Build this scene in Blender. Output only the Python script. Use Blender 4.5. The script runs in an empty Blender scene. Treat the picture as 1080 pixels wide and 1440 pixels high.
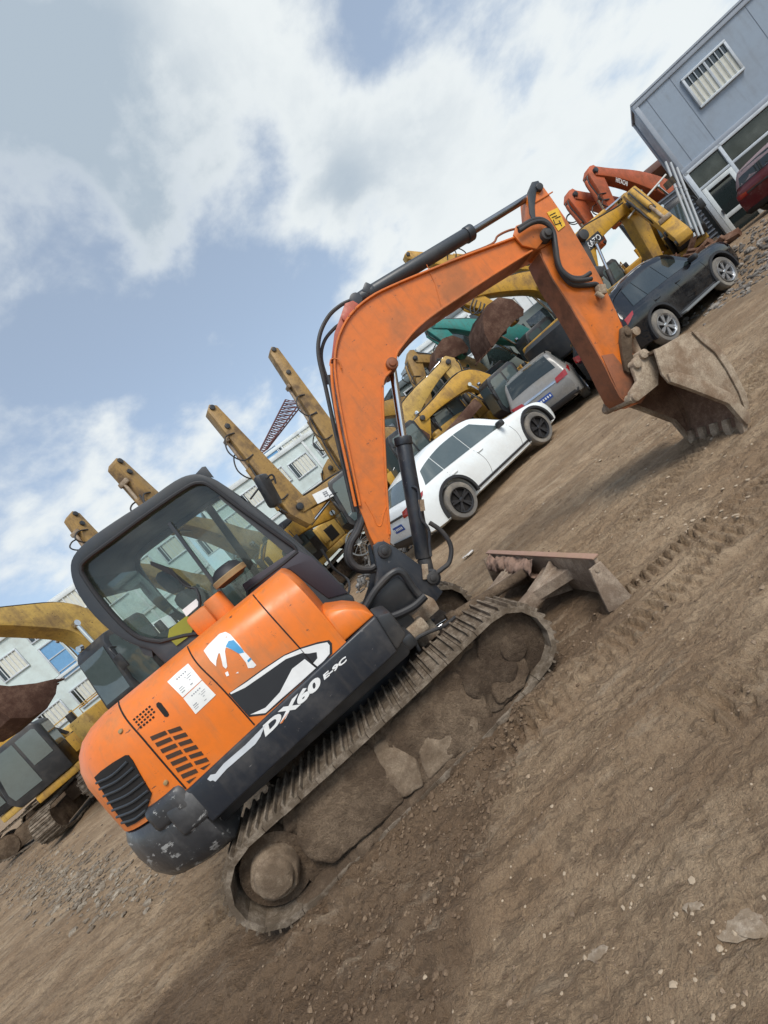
import bpy, bmesh, math, random
from mathutils import Vector, Matrix, noise
from mathutils.bvhtree import BVHTree
R = math.radians
random.seed(7)
scene = bpy.context.scene
COL = scene.collection

# ------------------------------------------------------------------ camera
F_PX, ROLL, PITCH, EYE = 660.0, R(39.26), R(2.63), 1.63
_cp, _sp, _c, _s = math.cos(PITCH), math.sin(PITCH), math.cos(ROLL), math.sin(ROLL)
FW, UP, RT = Vector((0, _cp, -_sp)), Vector((0, _sp, _cp)), Vector((1, 0, 0))
CAM = Vector((0, 0, EYE))
cd = bpy.data.cameras.new('camera'); cam = bpy.data.objects.new('camera', cd); COL.objects.link(cam)
cd.sensor_fit = 'VERTICAL'; cd.sensor_height = 36; cd.lens = F_PX / 1440 * 36
cd.clip_start = .05; cd.clip_end = 3000
ci = RT * _c + UP * (-_s)          # picture's right in the world
cj = RT * _s + UP * _c             # picture's up in the world
cam.matrix_world = Matrix(((ci.x, cj.x, -FW.x, CAM.x), (ci.y, cj.y, -FW.y, CAM.y), (ci.z, cj.z, -FW.z, CAM.z), (0, 0, 0, 1)))
scene.camera = cam

def ray(px, py):
    dx, dy = px - 540, py - 720
    return FW + RT * ((dx * _c - dy * _s) / F_PX) + UP * ((-dx * _s - dy * _c) / F_PX)
def at(px, py, Y):
    d = ray(px, py); return CAM + d * (Y / d.y)
def gnd(px, py, z=0):
    d = ray(px, py); return CAM + d * ((z - EYE) / d.z)
def on_plane(px, py, p0, n):
    d = ray(px, py); return CAM + d * ((p0 - CAM).dot(n) / d.dot(n))

# ------------------------------------------------------------------ materials
def mat(name):
    m = bpy.data.materials.new(name); m.use_nodes = True
    nt = m.node_tree; nt.nodes.clear()
    out = nt.nodes.new('ShaderNodeOutputMaterial')
    b = nt.nodes.new('ShaderNodeBsdfPrincipled')
    nt.links.new(b.outputs[0], out.inputs[0])
    return m, nt, b
def N(nt, t, **kw):
    n = nt.nodes.new(t)
    for k, v in kw.items():
        if k.startswith('i_'): n.inputs[k[2:].replace('_', ' ')].default_value = v
        else: setattr(n, k, v)
    return n
def noise_fac(nt, scale, lo, hi, detail=6, rough=.6, stretch=None, dist=0.0, coord='Object'):
    tc = N(nt, 'ShaderNodeTexCoord')
    src = tc.outputs[coord]
    if stretch:
        mp = N(nt, 'ShaderNodeMapping'); mp.inputs['Scale'].default_value = stretch
        nt.links.new(src, mp.inputs[0]); src = mp.outputs[0]
    n = N(nt, 'ShaderNodeTexNoise', i_Scale=scale, i_Detail=detail, i_Roughness=rough, i_Distortion=dist)
    nt.links.new(src, n.inputs['Vector'])
    mr = N(nt, 'ShaderNodeMapRange', interpolation_type='SMOOTHSTEP')
    mr.inputs['From Min'].default_value = lo; mr.inputs['From Max'].default_value = hi
    nt.links.new(n.outputs['Fac'], mr.inputs['Value'])
    return mr.outputs[0], n.outputs['Fac']
def mix(nt, fac, a, b):
    m = N(nt, 'ShaderNodeMix', data_type='RGBA')
    for sock, v in ((m.inputs['Factor'], fac), (m.inputs['A'], a), (m.inputs['B'], b)):
        if hasattr(v, 'links') or isinstance(v, bpy.types.NodeSocket): nt.links.new(v, sock)
        else: sock.default_value = v if isinstance(v, (int, float)) else (*v, 1)[:4]
    for s in m.outputs:
        if s.type == 'RGBA': return s
# Mix node has several A/B sockets: pick the colour ones
def mixc(nt, fac, a, b):
    m = N(nt, 'ShaderNodeMix', data_type='RGBA')
    for sock, v in ((m.inputs[0], fac), (m.inputs[6], a), (m.inputs[7], b)):
        if isinstance(v, bpy.types.NodeSocket): nt.links.new(v, sock)
        else: sock.default_value = v if isinstance(v, (int, float)) else (v[0], v[1], v[2], 1)
    return m.outputs[2]
def mul(nt, a, b):
    m = N(nt, 'ShaderNodeMath', operation='MULTIPLY')
    for i, v in enumerate((a, b)):
        if isinstance(v, bpy.types.NodeSocket): nt.links.new(v, m.inputs[i])
        else: m.inputs[i].default_value = v
    return m.outputs[0]
def bump(nt, b, h, strength, dist=.02):
    bp = N(nt, 'ShaderNodeBump'); bp.inputs['Strength'].default_value = strength; bp.inputs['Distance'].default_value = dist
    nt.links.new(h, bp.inputs['Height']); nt.links.new(bp.outputs[0], b.inputs['Normal'])

def paint(name, col, rough=.45, dirt=(.19, .135, .085), amount=.5, scale=2.5, chip=(.05, .03, .025), chips=.0, metal=0.0, spec=.5, bmp=.05, streak=0.0):
    m, nt, b = mat(name)
    f, raw = noise_fac(nt, scale, .42, .72, 8, .65)
    f2, raw2 = noise_fac(nt, scale * 7, .3, .75, 5, .6)
    c = mixc(nt, mul(nt, f, amount), col, dirt)
    c = mixc(nt, mul(nt, f2, amount * .22), c, tuple(x * .55 for x in dirt))
    if streak:
        f5, _ = noise_fac(nt, scale * 2.2, .50, .74, 7, .62, stretch=(3.2, 3.2, .45))
        c = mixc(nt, mul(nt, f5, streak), c, tuple(x * .8 for x in dirt))
    if chips:
        f3, _ = noise_fac(nt, scale * 5, .70 - chips * .1, .72 - chips * .1, 10, .72, stretch=(1, 1, 2.2))
        c = mixc(nt, f3, c, chip)
    nt.links.new(c, b.inputs['Base Color'])
    mr = N(nt, 'ShaderNodeMapRange'); mr.inputs['To Min'].default_value = rough - .08; mr.inputs['To Max'].default_value = min(1, rough + .3)
    nt.links.new(f, mr.inputs['Value']); nt.links.new(mr.outputs[0], b.inputs['Roughness'])
    b.inputs['Metallic'].default_value = metal
    b.inputs['Specular IOR Level'].default_value = spec
    if bmp: bump(nt, b, raw2, bmp, .01)
    return m
def mud_mat(name, dark, light, scale=5, strength=.7, dist=.03, lo=.4, hi=.65):
    m, nt, b = mat(name)
    f, raw = noise_fac(nt, scale, lo, hi, 9, .68)
    f2, raw2 = noise_fac(nt, scale * 6, .3, .7, 6, .7)
    c = mixc(nt, f, dark, light)
    c = mixc(nt, mul(nt, f2, .45), c, tuple(x * .6 for x in dark))
    f3, raw3 = noise_fac(nt, scale * 24, .35, .7, 4, .7)
    c = mixc(nt, mul(nt, f3, .4), c, tuple(x * .55 for x in dark))
    sm = N(nt, 'ShaderNodeMath', operation='MULTIPLY_ADD'); nt.links.new(raw3, sm.inputs[0]); sm.inputs[1].default_value = .45; nt.links.new(raw2, sm.inputs[2]); raw2 = sm.outputs[0]
    nt.links.new(c, b.inputs['Base Color']); b.inputs['Roughness'].default_value = .9
    b.inputs['Specular IOR Level'].default_value = .25
    bump(nt, b, raw2, strength, dist)
    return m
def glass_mat(name, tint, refl=.05):
    m = bpy.data.materials.new(name); m.use_nodes = True; nt = m.node_tree; nt.nodes.clear()
    out = N(nt, 'ShaderNodeOutputMaterial'); tr = N(nt, 'ShaderNodeBsdfTransparent'); gl = N(nt, 'ShaderNodeBsdfGlossy')
    tr.inputs[0].default_value = (*tint, 1); gl.inputs['Roughness'].default_value = .03; gl.inputs[0].default_value = (.9, .95, .95, 1)
    lw = N(nt, 'ShaderNodeLayerWeight'); lw.inputs[0].default_value = .5
    pw = N(nt, 'ShaderNodeMath', operation='POWER'); nt.links.new(lw.outputs['Facing'], pw.inputs[0]); pw.inputs[1].default_value = 4.0
    fr = N(nt, 'ShaderNodeMath', operation='MULTIPLY_ADD'); nt.links.new(pw.outputs[0], fr.inputs[0]); fr.inputs[1].default_value = .6; fr.inputs[2].default_value = .045
    mx = N(nt, 'ShaderNodeMixShader')
    nt.links.new(fr.outputs[0], mx.inputs[0]); nt.links.new(tr.outputs[0], mx.inputs[1]); nt.links.new(gl.outputs[0], mx.inputs[2])
    df = N(nt, 'ShaderNodeBsdfDiffuse'); df.inputs[0].default_value = (.30, .33, .30, 1)
    mx2 = N(nt, 'ShaderNodeMixShader')
    tc = N(nt, 'ShaderNodeTexCoord'); nz = N(nt, 'ShaderNodeTexNoise', i_Scale=3.0, i_Detail=6.0)
    nt.links.new(tc.outputs['Object'], nz.inputs['Vector'])
    mr = N(nt, 'ShaderNodeMapRange'); mr.inputs['From Min'].default_value = .4; mr.inputs['From Max'].default_value = .8; mr.inputs['To Max'].default_value = refl * 4; mr.inputs['To Min'].default_value = refl
    nt.links.new(nz.outputs['Fac'], mr.inputs[0]); nt.links.new(mr.outputs[0], mx2.inputs[0])
    nt.links.new(mx.outputs[0], mx2.inputs[1]); nt.links.new(df.outputs[0], mx2.inputs[2])
    nt.links.new(mx2.outputs[0], out.inputs[0])
    return m
def plain(name, col, rough=.5, metal=0.0, spec=.5):
    m, nt, b = mat(name)
    f, raw = noise_fac(nt, 9, .3, .75, 5, .6)
    nt.links.new(mixc(nt, mul(nt, f, .35), col, tuple(x * .65 for x in col)), b.inputs['Base Color'])
    b.inputs['Roughness'].default_value = rough; b.inputs['Metallic'].default_value = metal; b.inputs['Specular IOR Level'].default_value = spec
    return m

M = dict(
    orange=paint('orange_paint', (.76, .178, .016), .44, (.40, .19, .085), .65, 2.1, (.10, .05, .035), .62, streak=.45),
    boom_orange=paint('boom_orange_paint', (.67, .165, .020), .42, (.30, .12, .05), .75, 2.3, (.09, .04, .03), .6, streak=.45),
    arm_brown=paint('dull_brown_paint', (.27, .085, .03), .7, (.10, .055, .035), .85, 3.5, (.05, .03, .025), .6),
    navy=paint('navy_paint', (.016, .021, .030), .42, (.10, .09, .08), .55, 3.0, (.20, .19, .18), .5, streak=.3),
    black=paint('black_paint', (.022, .024, .027), .45, (.10, .085, .07), .4, 4),
    scuffed=paint('scuffed_black_casting', (.030, .032, .036), .38, (.16, .155, .15), .7, 1.7, (.30, .30, .29), 1.12, bmp=.35, streak=.5),
    cabgrey=paint('cab_dark_grey_paint', (.030, .036, .043), .5, (.11, .11, .105), .35, 2.2),
    purple=paint('cab_lower_panel_paint', (.034, .032, .045), .6, (.07, .06, .06), .4, 2.2),
    rubber=plain('black_rubber', (.018, .018, .02), .55),
    hose=paint('dusty_hose_rubber', (.025, .025, .027), .6, (.10, .085, .07), .5, 5),
    chrome=plain('chrome_rod', (.62, .63, .65), .12, 1.0),
    darkhole=plain('dark_opening', (.012, .010, .009), .9),
    mesh_black=plain('black_mesh_sticker', (.02, .022, .026), .6),
    white=plain('white_sticker', (.80, .81, .80), .5),
    paper=plain('white_paper', (.80, .80, .77), .7),
    ink=plain('grey_ink', (.25, .26, .28), .8),
    blue=plain('blue_sticker', (.06, .30, .55), .5),
    stripe=plain('pale_stripe', (.60, .63, .66), .5),
    yellowst=paint('yellow_sticker', (.80, .48, .03), .5, (.3, .15, .05), .4, 8),
    trackmud=mud_mat('muddy_track_steel', (.13, .098, .068), (.34, .28, .215), 9, .5, .012),
    mud=mud_mat('damp_mud', (.125, .085, .055), (.27, .195, .13), 4, .9, .03),
    mud_dark=mud_mat('dark_caked_mud', (.10, .068, .045), (.20, .145, .098), 6, .9, .03),
    mud_dry=mud_mat('dry_grey_mud', (.175, .125, .083), (.32, .245, .172), 7, .6, .015),
    rust=mud_mat('rusty_steel', (.12, .055, .032), (.26, .16, .11), 4, .25, .006),
    bucket=mud_mat('muddy_bucket_steel', (.24, .165, .108), (.47, .385, .285), 3.5, .35, .01, .35, .6),
    bucket_in=mud_mat('inner_bucket_steel', (.17, .10, .068), (.34, .225, .155), 4, .5, .012),
    blade=mud_mat('muddy_blade_steel', (.22, .16, .115), (.42, .34, .26), 5, .4, .01),
    glass=glass_mat('cab_glass', (.74, .82, .79), .03),
    glass2=glass_mat('cab_rear_glass', (.66, .76, .73), .03),
    darkglass=plain('dark_window_glass', (.02, .028, .028), .06, 0, .8),
    farglass=plain('cab_window_glass', (.075, .10, .10), .05, 0, 1.0),
    seat=plain('seat_fabric', (.05, .055, .06), .8),
    seatgrey=plain('grey_plastic', (.16, .17, .17), .6),
    tan=paint('tan_plastic', (.33, .22, .10), .6, (.1, .07, .04), .5, 6),
    lime=plain('yellow_green_plate', (.26, .27, .03), .5),
)

# ------------------------------------------------------------------ mesh helpers
def bevel_bm(bm, w, seg=2, ang=28):
    es = [e for e in bm.edges if len(e.link_faces) == 2 and e.calc_face_angle(0) > R(ang)]
    if es and w > 0:
        bmesh.ops.bevel(bm, geom=es, offset=w, segments=seg, profile=.5, affect='EDGES', clamp_overlap=True)
class MB:
    def __init__(s): s.bm = bmesh.new()
    def add(s, bm, mx=None):
        if mx is not None: bm.transform(mx)
        me = bpy.data.meshes.new('tmp'); bm.to_mesh(me); bm.free(); s.bm.from_mesh(me); bpy.data.meshes.remove(me); return s
    def box(s, c, d, bev=0.0, rot=None, seg=2):
        b = bmesh.new(); bmesh.ops.create_cube(b, size=1); bmesh.ops.scale(b, vec=d, verts=b.verts)
        bevel_bm(b, bev, seg)
        mx = Matrix.Translation(c)
        if rot: mx = mx @ (rot if isinstance(rot, Matrix) else Matrix.Rotation(rot[2], 4, 'Z') @ Matrix.Rotation(rot[1], 4, 'Y') @ Matrix.Rotation(rot[0], 4, 'X'))
        return s.add(b, mx)
    def prism(s, pts, y0, y1, bev=0.0, mx=None, seg=2):
        """polygon in (x,z), extruded along y"""
        b = bmesh.new()
        a = [b.verts.new((p[0], y0, p[1])) for p in pts]; c = [b.verts.new((p[0], y1, p[1])) for p in pts]
        n = len(pts)
        b.faces.new(a); b.faces.new(c[::-1])
        for i in range(n): b.faces.new((a[i], c[i], c[(i + 1) % n], a[(i + 1) % n]))
        bmesh.ops.recalc_face_normals(b, faces=b.faces)
        bevel_bm(b, bev, seg)
        return s.add(b, mx)
    def loft(s, rings, cap=True):
        b = bmesh.new(); vs = [[b.verts.new(p) for p in r] for r in rings]; n = len(rings[0])
        for i in range(len(rings) - 1):
            for j in range(n): b.faces.new((vs[i][j], vs[i][(j + 1) % n], vs[i + 1][(j + 1) % n], vs[i + 1][j]))
        if cap: b.faces.new(vs[0][::-1]); b.faces.new(vs[-1])
        bmesh.ops.recalc_face_normals(b, faces=b.faces)
        return s.add(b)
    def cyl(s, p0, p1, r0, r1=None, seg=20, bev=0.0):
        p0, p1 = Vector(p0), Vector(p1); r1 = r0 if r1 is None else r1
        d = p1 - p0; q = d.to_track_quat('Z', 'Y').to_matrix().to_4x4()
        b = bmesh.new(); bmesh.ops.create_cone(b, cap_ends=True, segments=seg, radius1=r0, radius2=r1, depth=d.length)
        bevel_bm(b, bev, 2, 50)
        return s.add(b, Matrix.Translation((p0 + p1) / 2) @ q)
    def tube(s, path, r, seg=10, smooth=True):
        P = [Vector(p) for p in path]
        if smooth and len(P) > 2: P = spline(P, 6)
        rings = []; up = Vector((.13, .31, .94)).normalized()
        for i, p in enumerate(P):
            t = (P[min(i + 1, len(P) - 1)] - P[max(i - 1, 0)]).normalized()
            a = t.cross(up)
            if a.length < .05: a = t.cross(Vector((1, 0, 0)))
            a.normalize(); c = t.cross(a)
            rings.append([p + (a * math.cos(k * 2 * math.pi / seg) + c * math.sin(k * 2 * math.pi / seg)) * r for k in range(seg)])
            up = -c
        return s.loft(rings)
    def lathe(s, prof, seg=32, mx=None):
        """profile [(r, h)], axis = y"""
        rings = [[Vector((r * math.cos(a), h, r * math.sin(a))) for a in [2 * math.pi * k / seg for k in range(seg)]] for r, h in prof]
        closed = prof[0][0] > .001 and prof[-1][0] > .001
        if closed: rings.append([v.copy() for v in rings[0]])
        t = MB(); t.loft(rings, cap=False); bmesh.ops.remove_doubles(t.bm, verts=t.bm.verts[:], dist=1e-5)
        bmesh.ops.recalc_face_normals(t.bm, faces=t.bm.faces)
        return s.add(t.bm, mx)
    def jitter(s, amp, freq, cuts=0):
        if cuts: bmesh.ops.subdivide_edges(s.bm, edges=s.bm.edges[:], cuts=cuts, use_grid_fill=True)
        s.bm.normal_update()
        for v in s.bm.verts:
            n = noise.fractal(v.co * freq, .7, 2.1, 4)
            v.co += v.normal * n * amp
        return s
def spline(P, k=6):
    out = []
    for i in range(len(P) - 1):
        a, b, c, d = P[max(i - 1, 0)], P[i], P[i + 1], P[min(i + 2, len(P) - 1)]
        for t in range(k):
            u = t / k
            out.append(.5 * ((2 * b) + (c - a) * u + (2 * a - 5 * b + 4 * c - d) * u * u + (3 * b - a - 3 * c + d) * u ** 3))
    out.append(P[-1]); return out
def spl2(pts, k=5):
    return [(v.x, v.z) for v in spline([Vector((p[0], 0, p[1])) for p in pts], k)]
def part(name, mb, m, parent=None, ang=32, label=None, **props):
    me = bpy.data.meshes.new(name); mb.bm.to_mesh(me)
    if len(me.polygons):
        me.shade_smooth(); me.set_sharp_from_angle(angle=R(ang))
    mb.bm.free()
    for x in (m if isinstance(m, (list, tuple)) else [m]): me.materials.append(x)
    o = bpy.data.objects.new(name, me); COL.objects.link(o)
    if parent: o.parent = parent
    if label: o['label'] = label
    for k, v in props.items(): o[k] = v
    return o
def thing(name, label, cat, loc=(0, 0, 0), rz=0.0, group=None):
    o = bpy.data.objects.new(name, None); COL.objects.link(o); o.empty_display_size = .2
    o.location = loc; o.rotation_euler = (0, 0, rz); o['label'] = label; o['category'] = cat
    if group: o['group'] = group
    return o
def tag(o, label, cat, group=None, kind=None):
    o['label'] = label; o['category'] = cat
    if group: o['group'] = group
    if kind: o['kind'] = kind
    return o
def text_bm(body, size=1.0, shear=0.0, offset=0.0, extrude=.002, sx=1.0):
    cu = bpy.data.curves.new('txt', 'FONT'); cu.body = body; cu.size = size; cu.shear = shear; cu.offset = offset; cu.extrude = extrude
    cu.align_x = 'LEFT'; cu.resolution_u = 4
    ob = bpy.data.objects.new('txt', cu); COL.objects.link(ob)
    bpy.context.view_layer.update()
    me = bpy.data.meshes.new_from_object(ob)
    b = bmesh.new(); b.from_mesh(me); bpy.data.objects.remove(ob); bpy.data.meshes.remove(me); bpy.data.curves.remove(cu)
    if sx != 1: bmesh.ops.scale(b, vec=(sx, 1, 1), verts=b.verts)
    return b
def fit_text(body, P0, P1, height_dir, h, normal, **kw):
    """text mesh whose baseline runs P0->P1, letters h high"""
    b = text_bm(body, **kw)
    xs = [v.co.x for v in b.verts]; ys = [v.co.y for v in b.verts]
    x0, x1, y0, y1 = min(xs), max(xs), min(ys), max(ys)
    P0, P1 = Vector(P0), Vector(P1); ex = P1 - P0
    for v in b.verts:
        u = (v.co.x - x0) / (x1 - x0); w = (v.co.y - y0) / (y1 - y0); z = v.co.z
        v.co = P0 + ex * u + Vector(height_dir) * (h * w) + Vector(normal) * (z + .0015)
    bmesh.ops.recalc_face_normals(b, faces=b.faces)
    m = MB(); m.bm.free(); m.bm = b
    return m
SKY_STRENGTH, EXPOSURE = .085, .93
# where the clouds stand in the sky: (two picture angles, tightness, amount)
SKY_COVER = [(90, 150, 22, .30), (330, 50, 60, .22), (260, 345, 160, .16), (470, 240, 150, .30), (600, 190, 90, .14), (780, 90, 28, .20), (940, 240, 40, .16), (650, 330, 80, .18), (520, 395, 160, .14),
             (330, 600, 130, .20), (190, 700, 140, .22), (60, 790, 160, .16), (440, 520, 110, .12), (15, 560, 260, .16), (20, 670, 260, .16), (170, 590, 240, .10), (110, 400, 240, .08),
             (390, 440, 60, -.20), (120, 490, 40, -.22), (545, 60, 160, -.18), (375, 190, 200, -.18), (60, 880, 60, -.08), (660, 60, 150, -.10), (260, 440, 80, -.12)]
SKY_GREY = [(80, 220, 22, .75), (30, 80, 40, .35), (490, 262, 420, .40), (580, 225, 260, .22), (640, 110, 100, .10), (250, 30, 60, -.30), (560, 340, 60, -.15), (300, 620, 40, -.30), (900, 140, 16, -.05)]
# ------------------------------------------------------------------ sky and sun
SUN_AZ, SUN_EL = R(152), R(52)         # azimuth from +Y towards +X
w = bpy.data.worlds.new('World'); scene.world = w; w.use_nodes = True
nt = w.node_tree; nt.nodes.clear()
wo = N(nt, 'ShaderNodeOutputWorld'); bg = N(nt, 'ShaderNodeBackground')
sky = N(nt, 'ShaderNodeTexSky', sky_type='NISHITA', sun_disc=False, sun_elevation=SUN_EL, sun_rotation=SUN_AZ, air_density=1.0, dust_density=.7, ozone_density=2.0)
tc = N(nt, 'ShaderNodeTexCoord'); D = tc.outputs['Generated']
def M1(op, a, b=None, c=None):
    m = N(nt, 'ShaderNodeMath', operation=op)
    for i, v in enumerate((a, b, c)):
        if v is None: continue
        if isinstance(v, bpy.types.NodeSocket): nt.links.new(v, m.inputs[i])
        else: m.inputs[i].default_value = v
    return m.outputs[0]
sep = N(nt, 'ShaderNodeSeparateXYZ'); nt.links.new(D, sep.inputs[0])
den = M1('ADD', M1('MAXIMUM', sep.outputs[2], 0.0), .45)
cmb = N(nt, 'ShaderNodeCombineXYZ')
nt.links.new(M1('DIVIDE', sep.outputs[0], den), cmb.inputs[0]); nt.links.new(M1('DIVIDE', sep.outputs[1], den), cmb.inputs[1])
def blobs(lst):
    tot = None
    for (px, py, k, a) in lst:
        d = ray(px, py).normalized()
        dt = N(nt, 'ShaderNodeVectorMath', operation='DOT_PRODUCT'); nt.links.new(D, dt.inputs[0]); dt.inputs[1].default_value = d
        e = M1('MULTIPLY', M1('EXPONENT', M1('MULTIPLY', M1('SUBTRACT', dt.outputs['Value'], 1.0), k)), a)
        tot = e if tot is None else M1('ADD', tot, e)
    return tot
def cl_noise(scale, detail, off, rough=.55, dist=.25):
    mp = N(nt, 'ShaderNodeMapping'); mp.inputs['Location'].default_value = off; nt.links.new(cmb.outputs[0], mp.inputs[0])
    n = N(nt, 'ShaderNodeTexNoise', i_Scale=scale, i_Detail=detail, i_Roughness=rough, i_Distortion=dist); nt.links.new(mp.outputs[0], n.inputs['Vector'])
    return n.outputs['Fac']
n1 = cl_noise(5.6, 14, (3.1, 1.7, 0), .57, .10); n2 = cl_noise(4.0, 8, (7.3, 2.2, 1.0), .6)
bias = blobs(SKY_COVER)
dens = M1('ADD', n1, bias)
cov = N(nt, 'ShaderNodeMapRange', interpolation_type='SMOOTHSTEP'); cov.inputs['From Min'].default_value = .475; cov.inputs['From Max'].default_value = .80
nt.links.new(dens, cov.inputs[0])
shade = M1('ADD', M1('MULTIPLY', n2, .55), blobs(SKY_GREY))
gr = N(nt, 'ShaderNodeMapRange', interpolation_type='SMOOTHSTEP'); gr.inputs['From Min'].default_value = .18; gr.inputs['From Max'].default_value = .95
thick = N(nt, 'ShaderNodeMapRange', interpolation_type='SMOOTHSTEP'); thick.inputs['From Min'].default_value = .58; thick.inputs['From Max'].default_value = .95
nt.links.new(dens, thick.inputs[0])
nt.links.new(M1('MULTIPLY', shade, M1('ADD', .35, M1('MULTIPLY', thick.outputs[0], .8))), gr.inputs[0])
ccol = mixc(nt, gr.outputs[0], (.455, .48, .485), (.235, .28, .325))
skym = N(nt, 'ShaderNodeVectorMath', operation='SCALE'); nt.links.new(sky.outputs[0], skym.inputs[0]); skym.inputs['Scale'].default_value = 1.12
# unseen clouds behind the photographer, brightened as fill for the camera-facing sides
bk = N(nt, 'ShaderNodeVectorMath', operation='DOT_PRODUCT'); nt.links.new(D, bk.inputs[0]); bk.inputs[1].default_value = Vector((.35, -.75, .55)).normalized()
bkm = N(nt, 'ShaderNodeMapRange', interpolation_type='SMOOTHSTEP'); bkm.inputs['From Min'].default_value = .1; bkm.inputs['From Max'].default_value = .95; bkm.inputs['To Min'].default_value = 1.0; bkm.inputs['To Max'].default_value = 2.6
nt.links.new(bk.outputs['Value'], bkm.inputs[0])
# clouds are given in the sky's own units (their radiance over the background strength)
cs = N(nt, 'ShaderNodeVectorMath', operation='SCALE'); nt.links.new(ccol, cs.inputs[0]); nt.links.new(M1('MULTIPLY', bkm.outputs[0], 1 / SKY_STRENGTH), cs.inputs['Scale'])
hz = N(nt, 'ShaderNodeVectorMath', operation='SCALE'); hz.inputs[0].default_value = (.30, .34, .37); hz.inputs['Scale'].default_value = 1 / SKY_STRENGTH
skyb = mixc(nt, .45, skym.outputs[0], hz.outputs[0])
final = mixc(nt, M1('MULTIPLY', cov.outputs[0], .97), skyb, cs.outputs[0])
nt.links.new(final, bg.inputs[0]); bg.inputs[1].default_value = SKY_STRENGTH
nt.links.new(bg.outputs[0], wo.inputs[0])
sl = bpy.data.lights.new('sun', 'SUN'); so = bpy.data.objects.new('sun', sl); COL.objects.link(so)
sl.energy = 1.6; sl.angle = R(24); sl.color = (1, .95, .87)
sd = Vector((math.sin(SUN_AZ) * math.cos(SUN_EL), math.cos(SUN_AZ) * math.cos(SUN_EL), math.sin(SUN_EL)))
so.rotation_euler = sd.to_track_quat('Z', 'Y').to_euler(); so.location = (20, -40, 60)
scene.view_settings.view_transform = 'Standard'; scene.view_settings.look = 'None'; scene.view_settings.gamma = 1; scene.view_settings.exposure = EXPOSURE

# ------------------------------------------------------------------ ground
EX_O, EX_YAW = Vector((-.7545, 3.742, 0)), R(9.27)
ca, sa = math.cos(EX_YAW), math.sin(EX_YAW)
def to_ex(x, y):
    dx, dy = x - EX_O.x, y - EX_O.y
    return dx * ca + dy * sa, -dx * sa + dy * ca
def sstep(a, b, x):
    t = min(1, max(0, (x - a) / (b - a))); return t * t * (3 - 2 * t)
def base_h(x, y):
    h = .70 * sstep(9.6, 13.0, x + .25 * (y - 10)) * sstep(4, 8, y)
    return h
PRINTS = [((.15, -1.16), (2.0, -1.26), .13, .085, .026), ((1.3, -.82), (6.5, -1.45), .10, .075, .030), ((1.9, -1.16), (6.0, -1.72), .13, .09, .022), ((.9, -1.98), (4.6, -2.3), .15, .085, .020), ((-3.6, -.1), (-1.7, -.15), .15, .1, .012), ((2.2, -.2), (6.4, .9), .2, .1, .018)]
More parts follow.
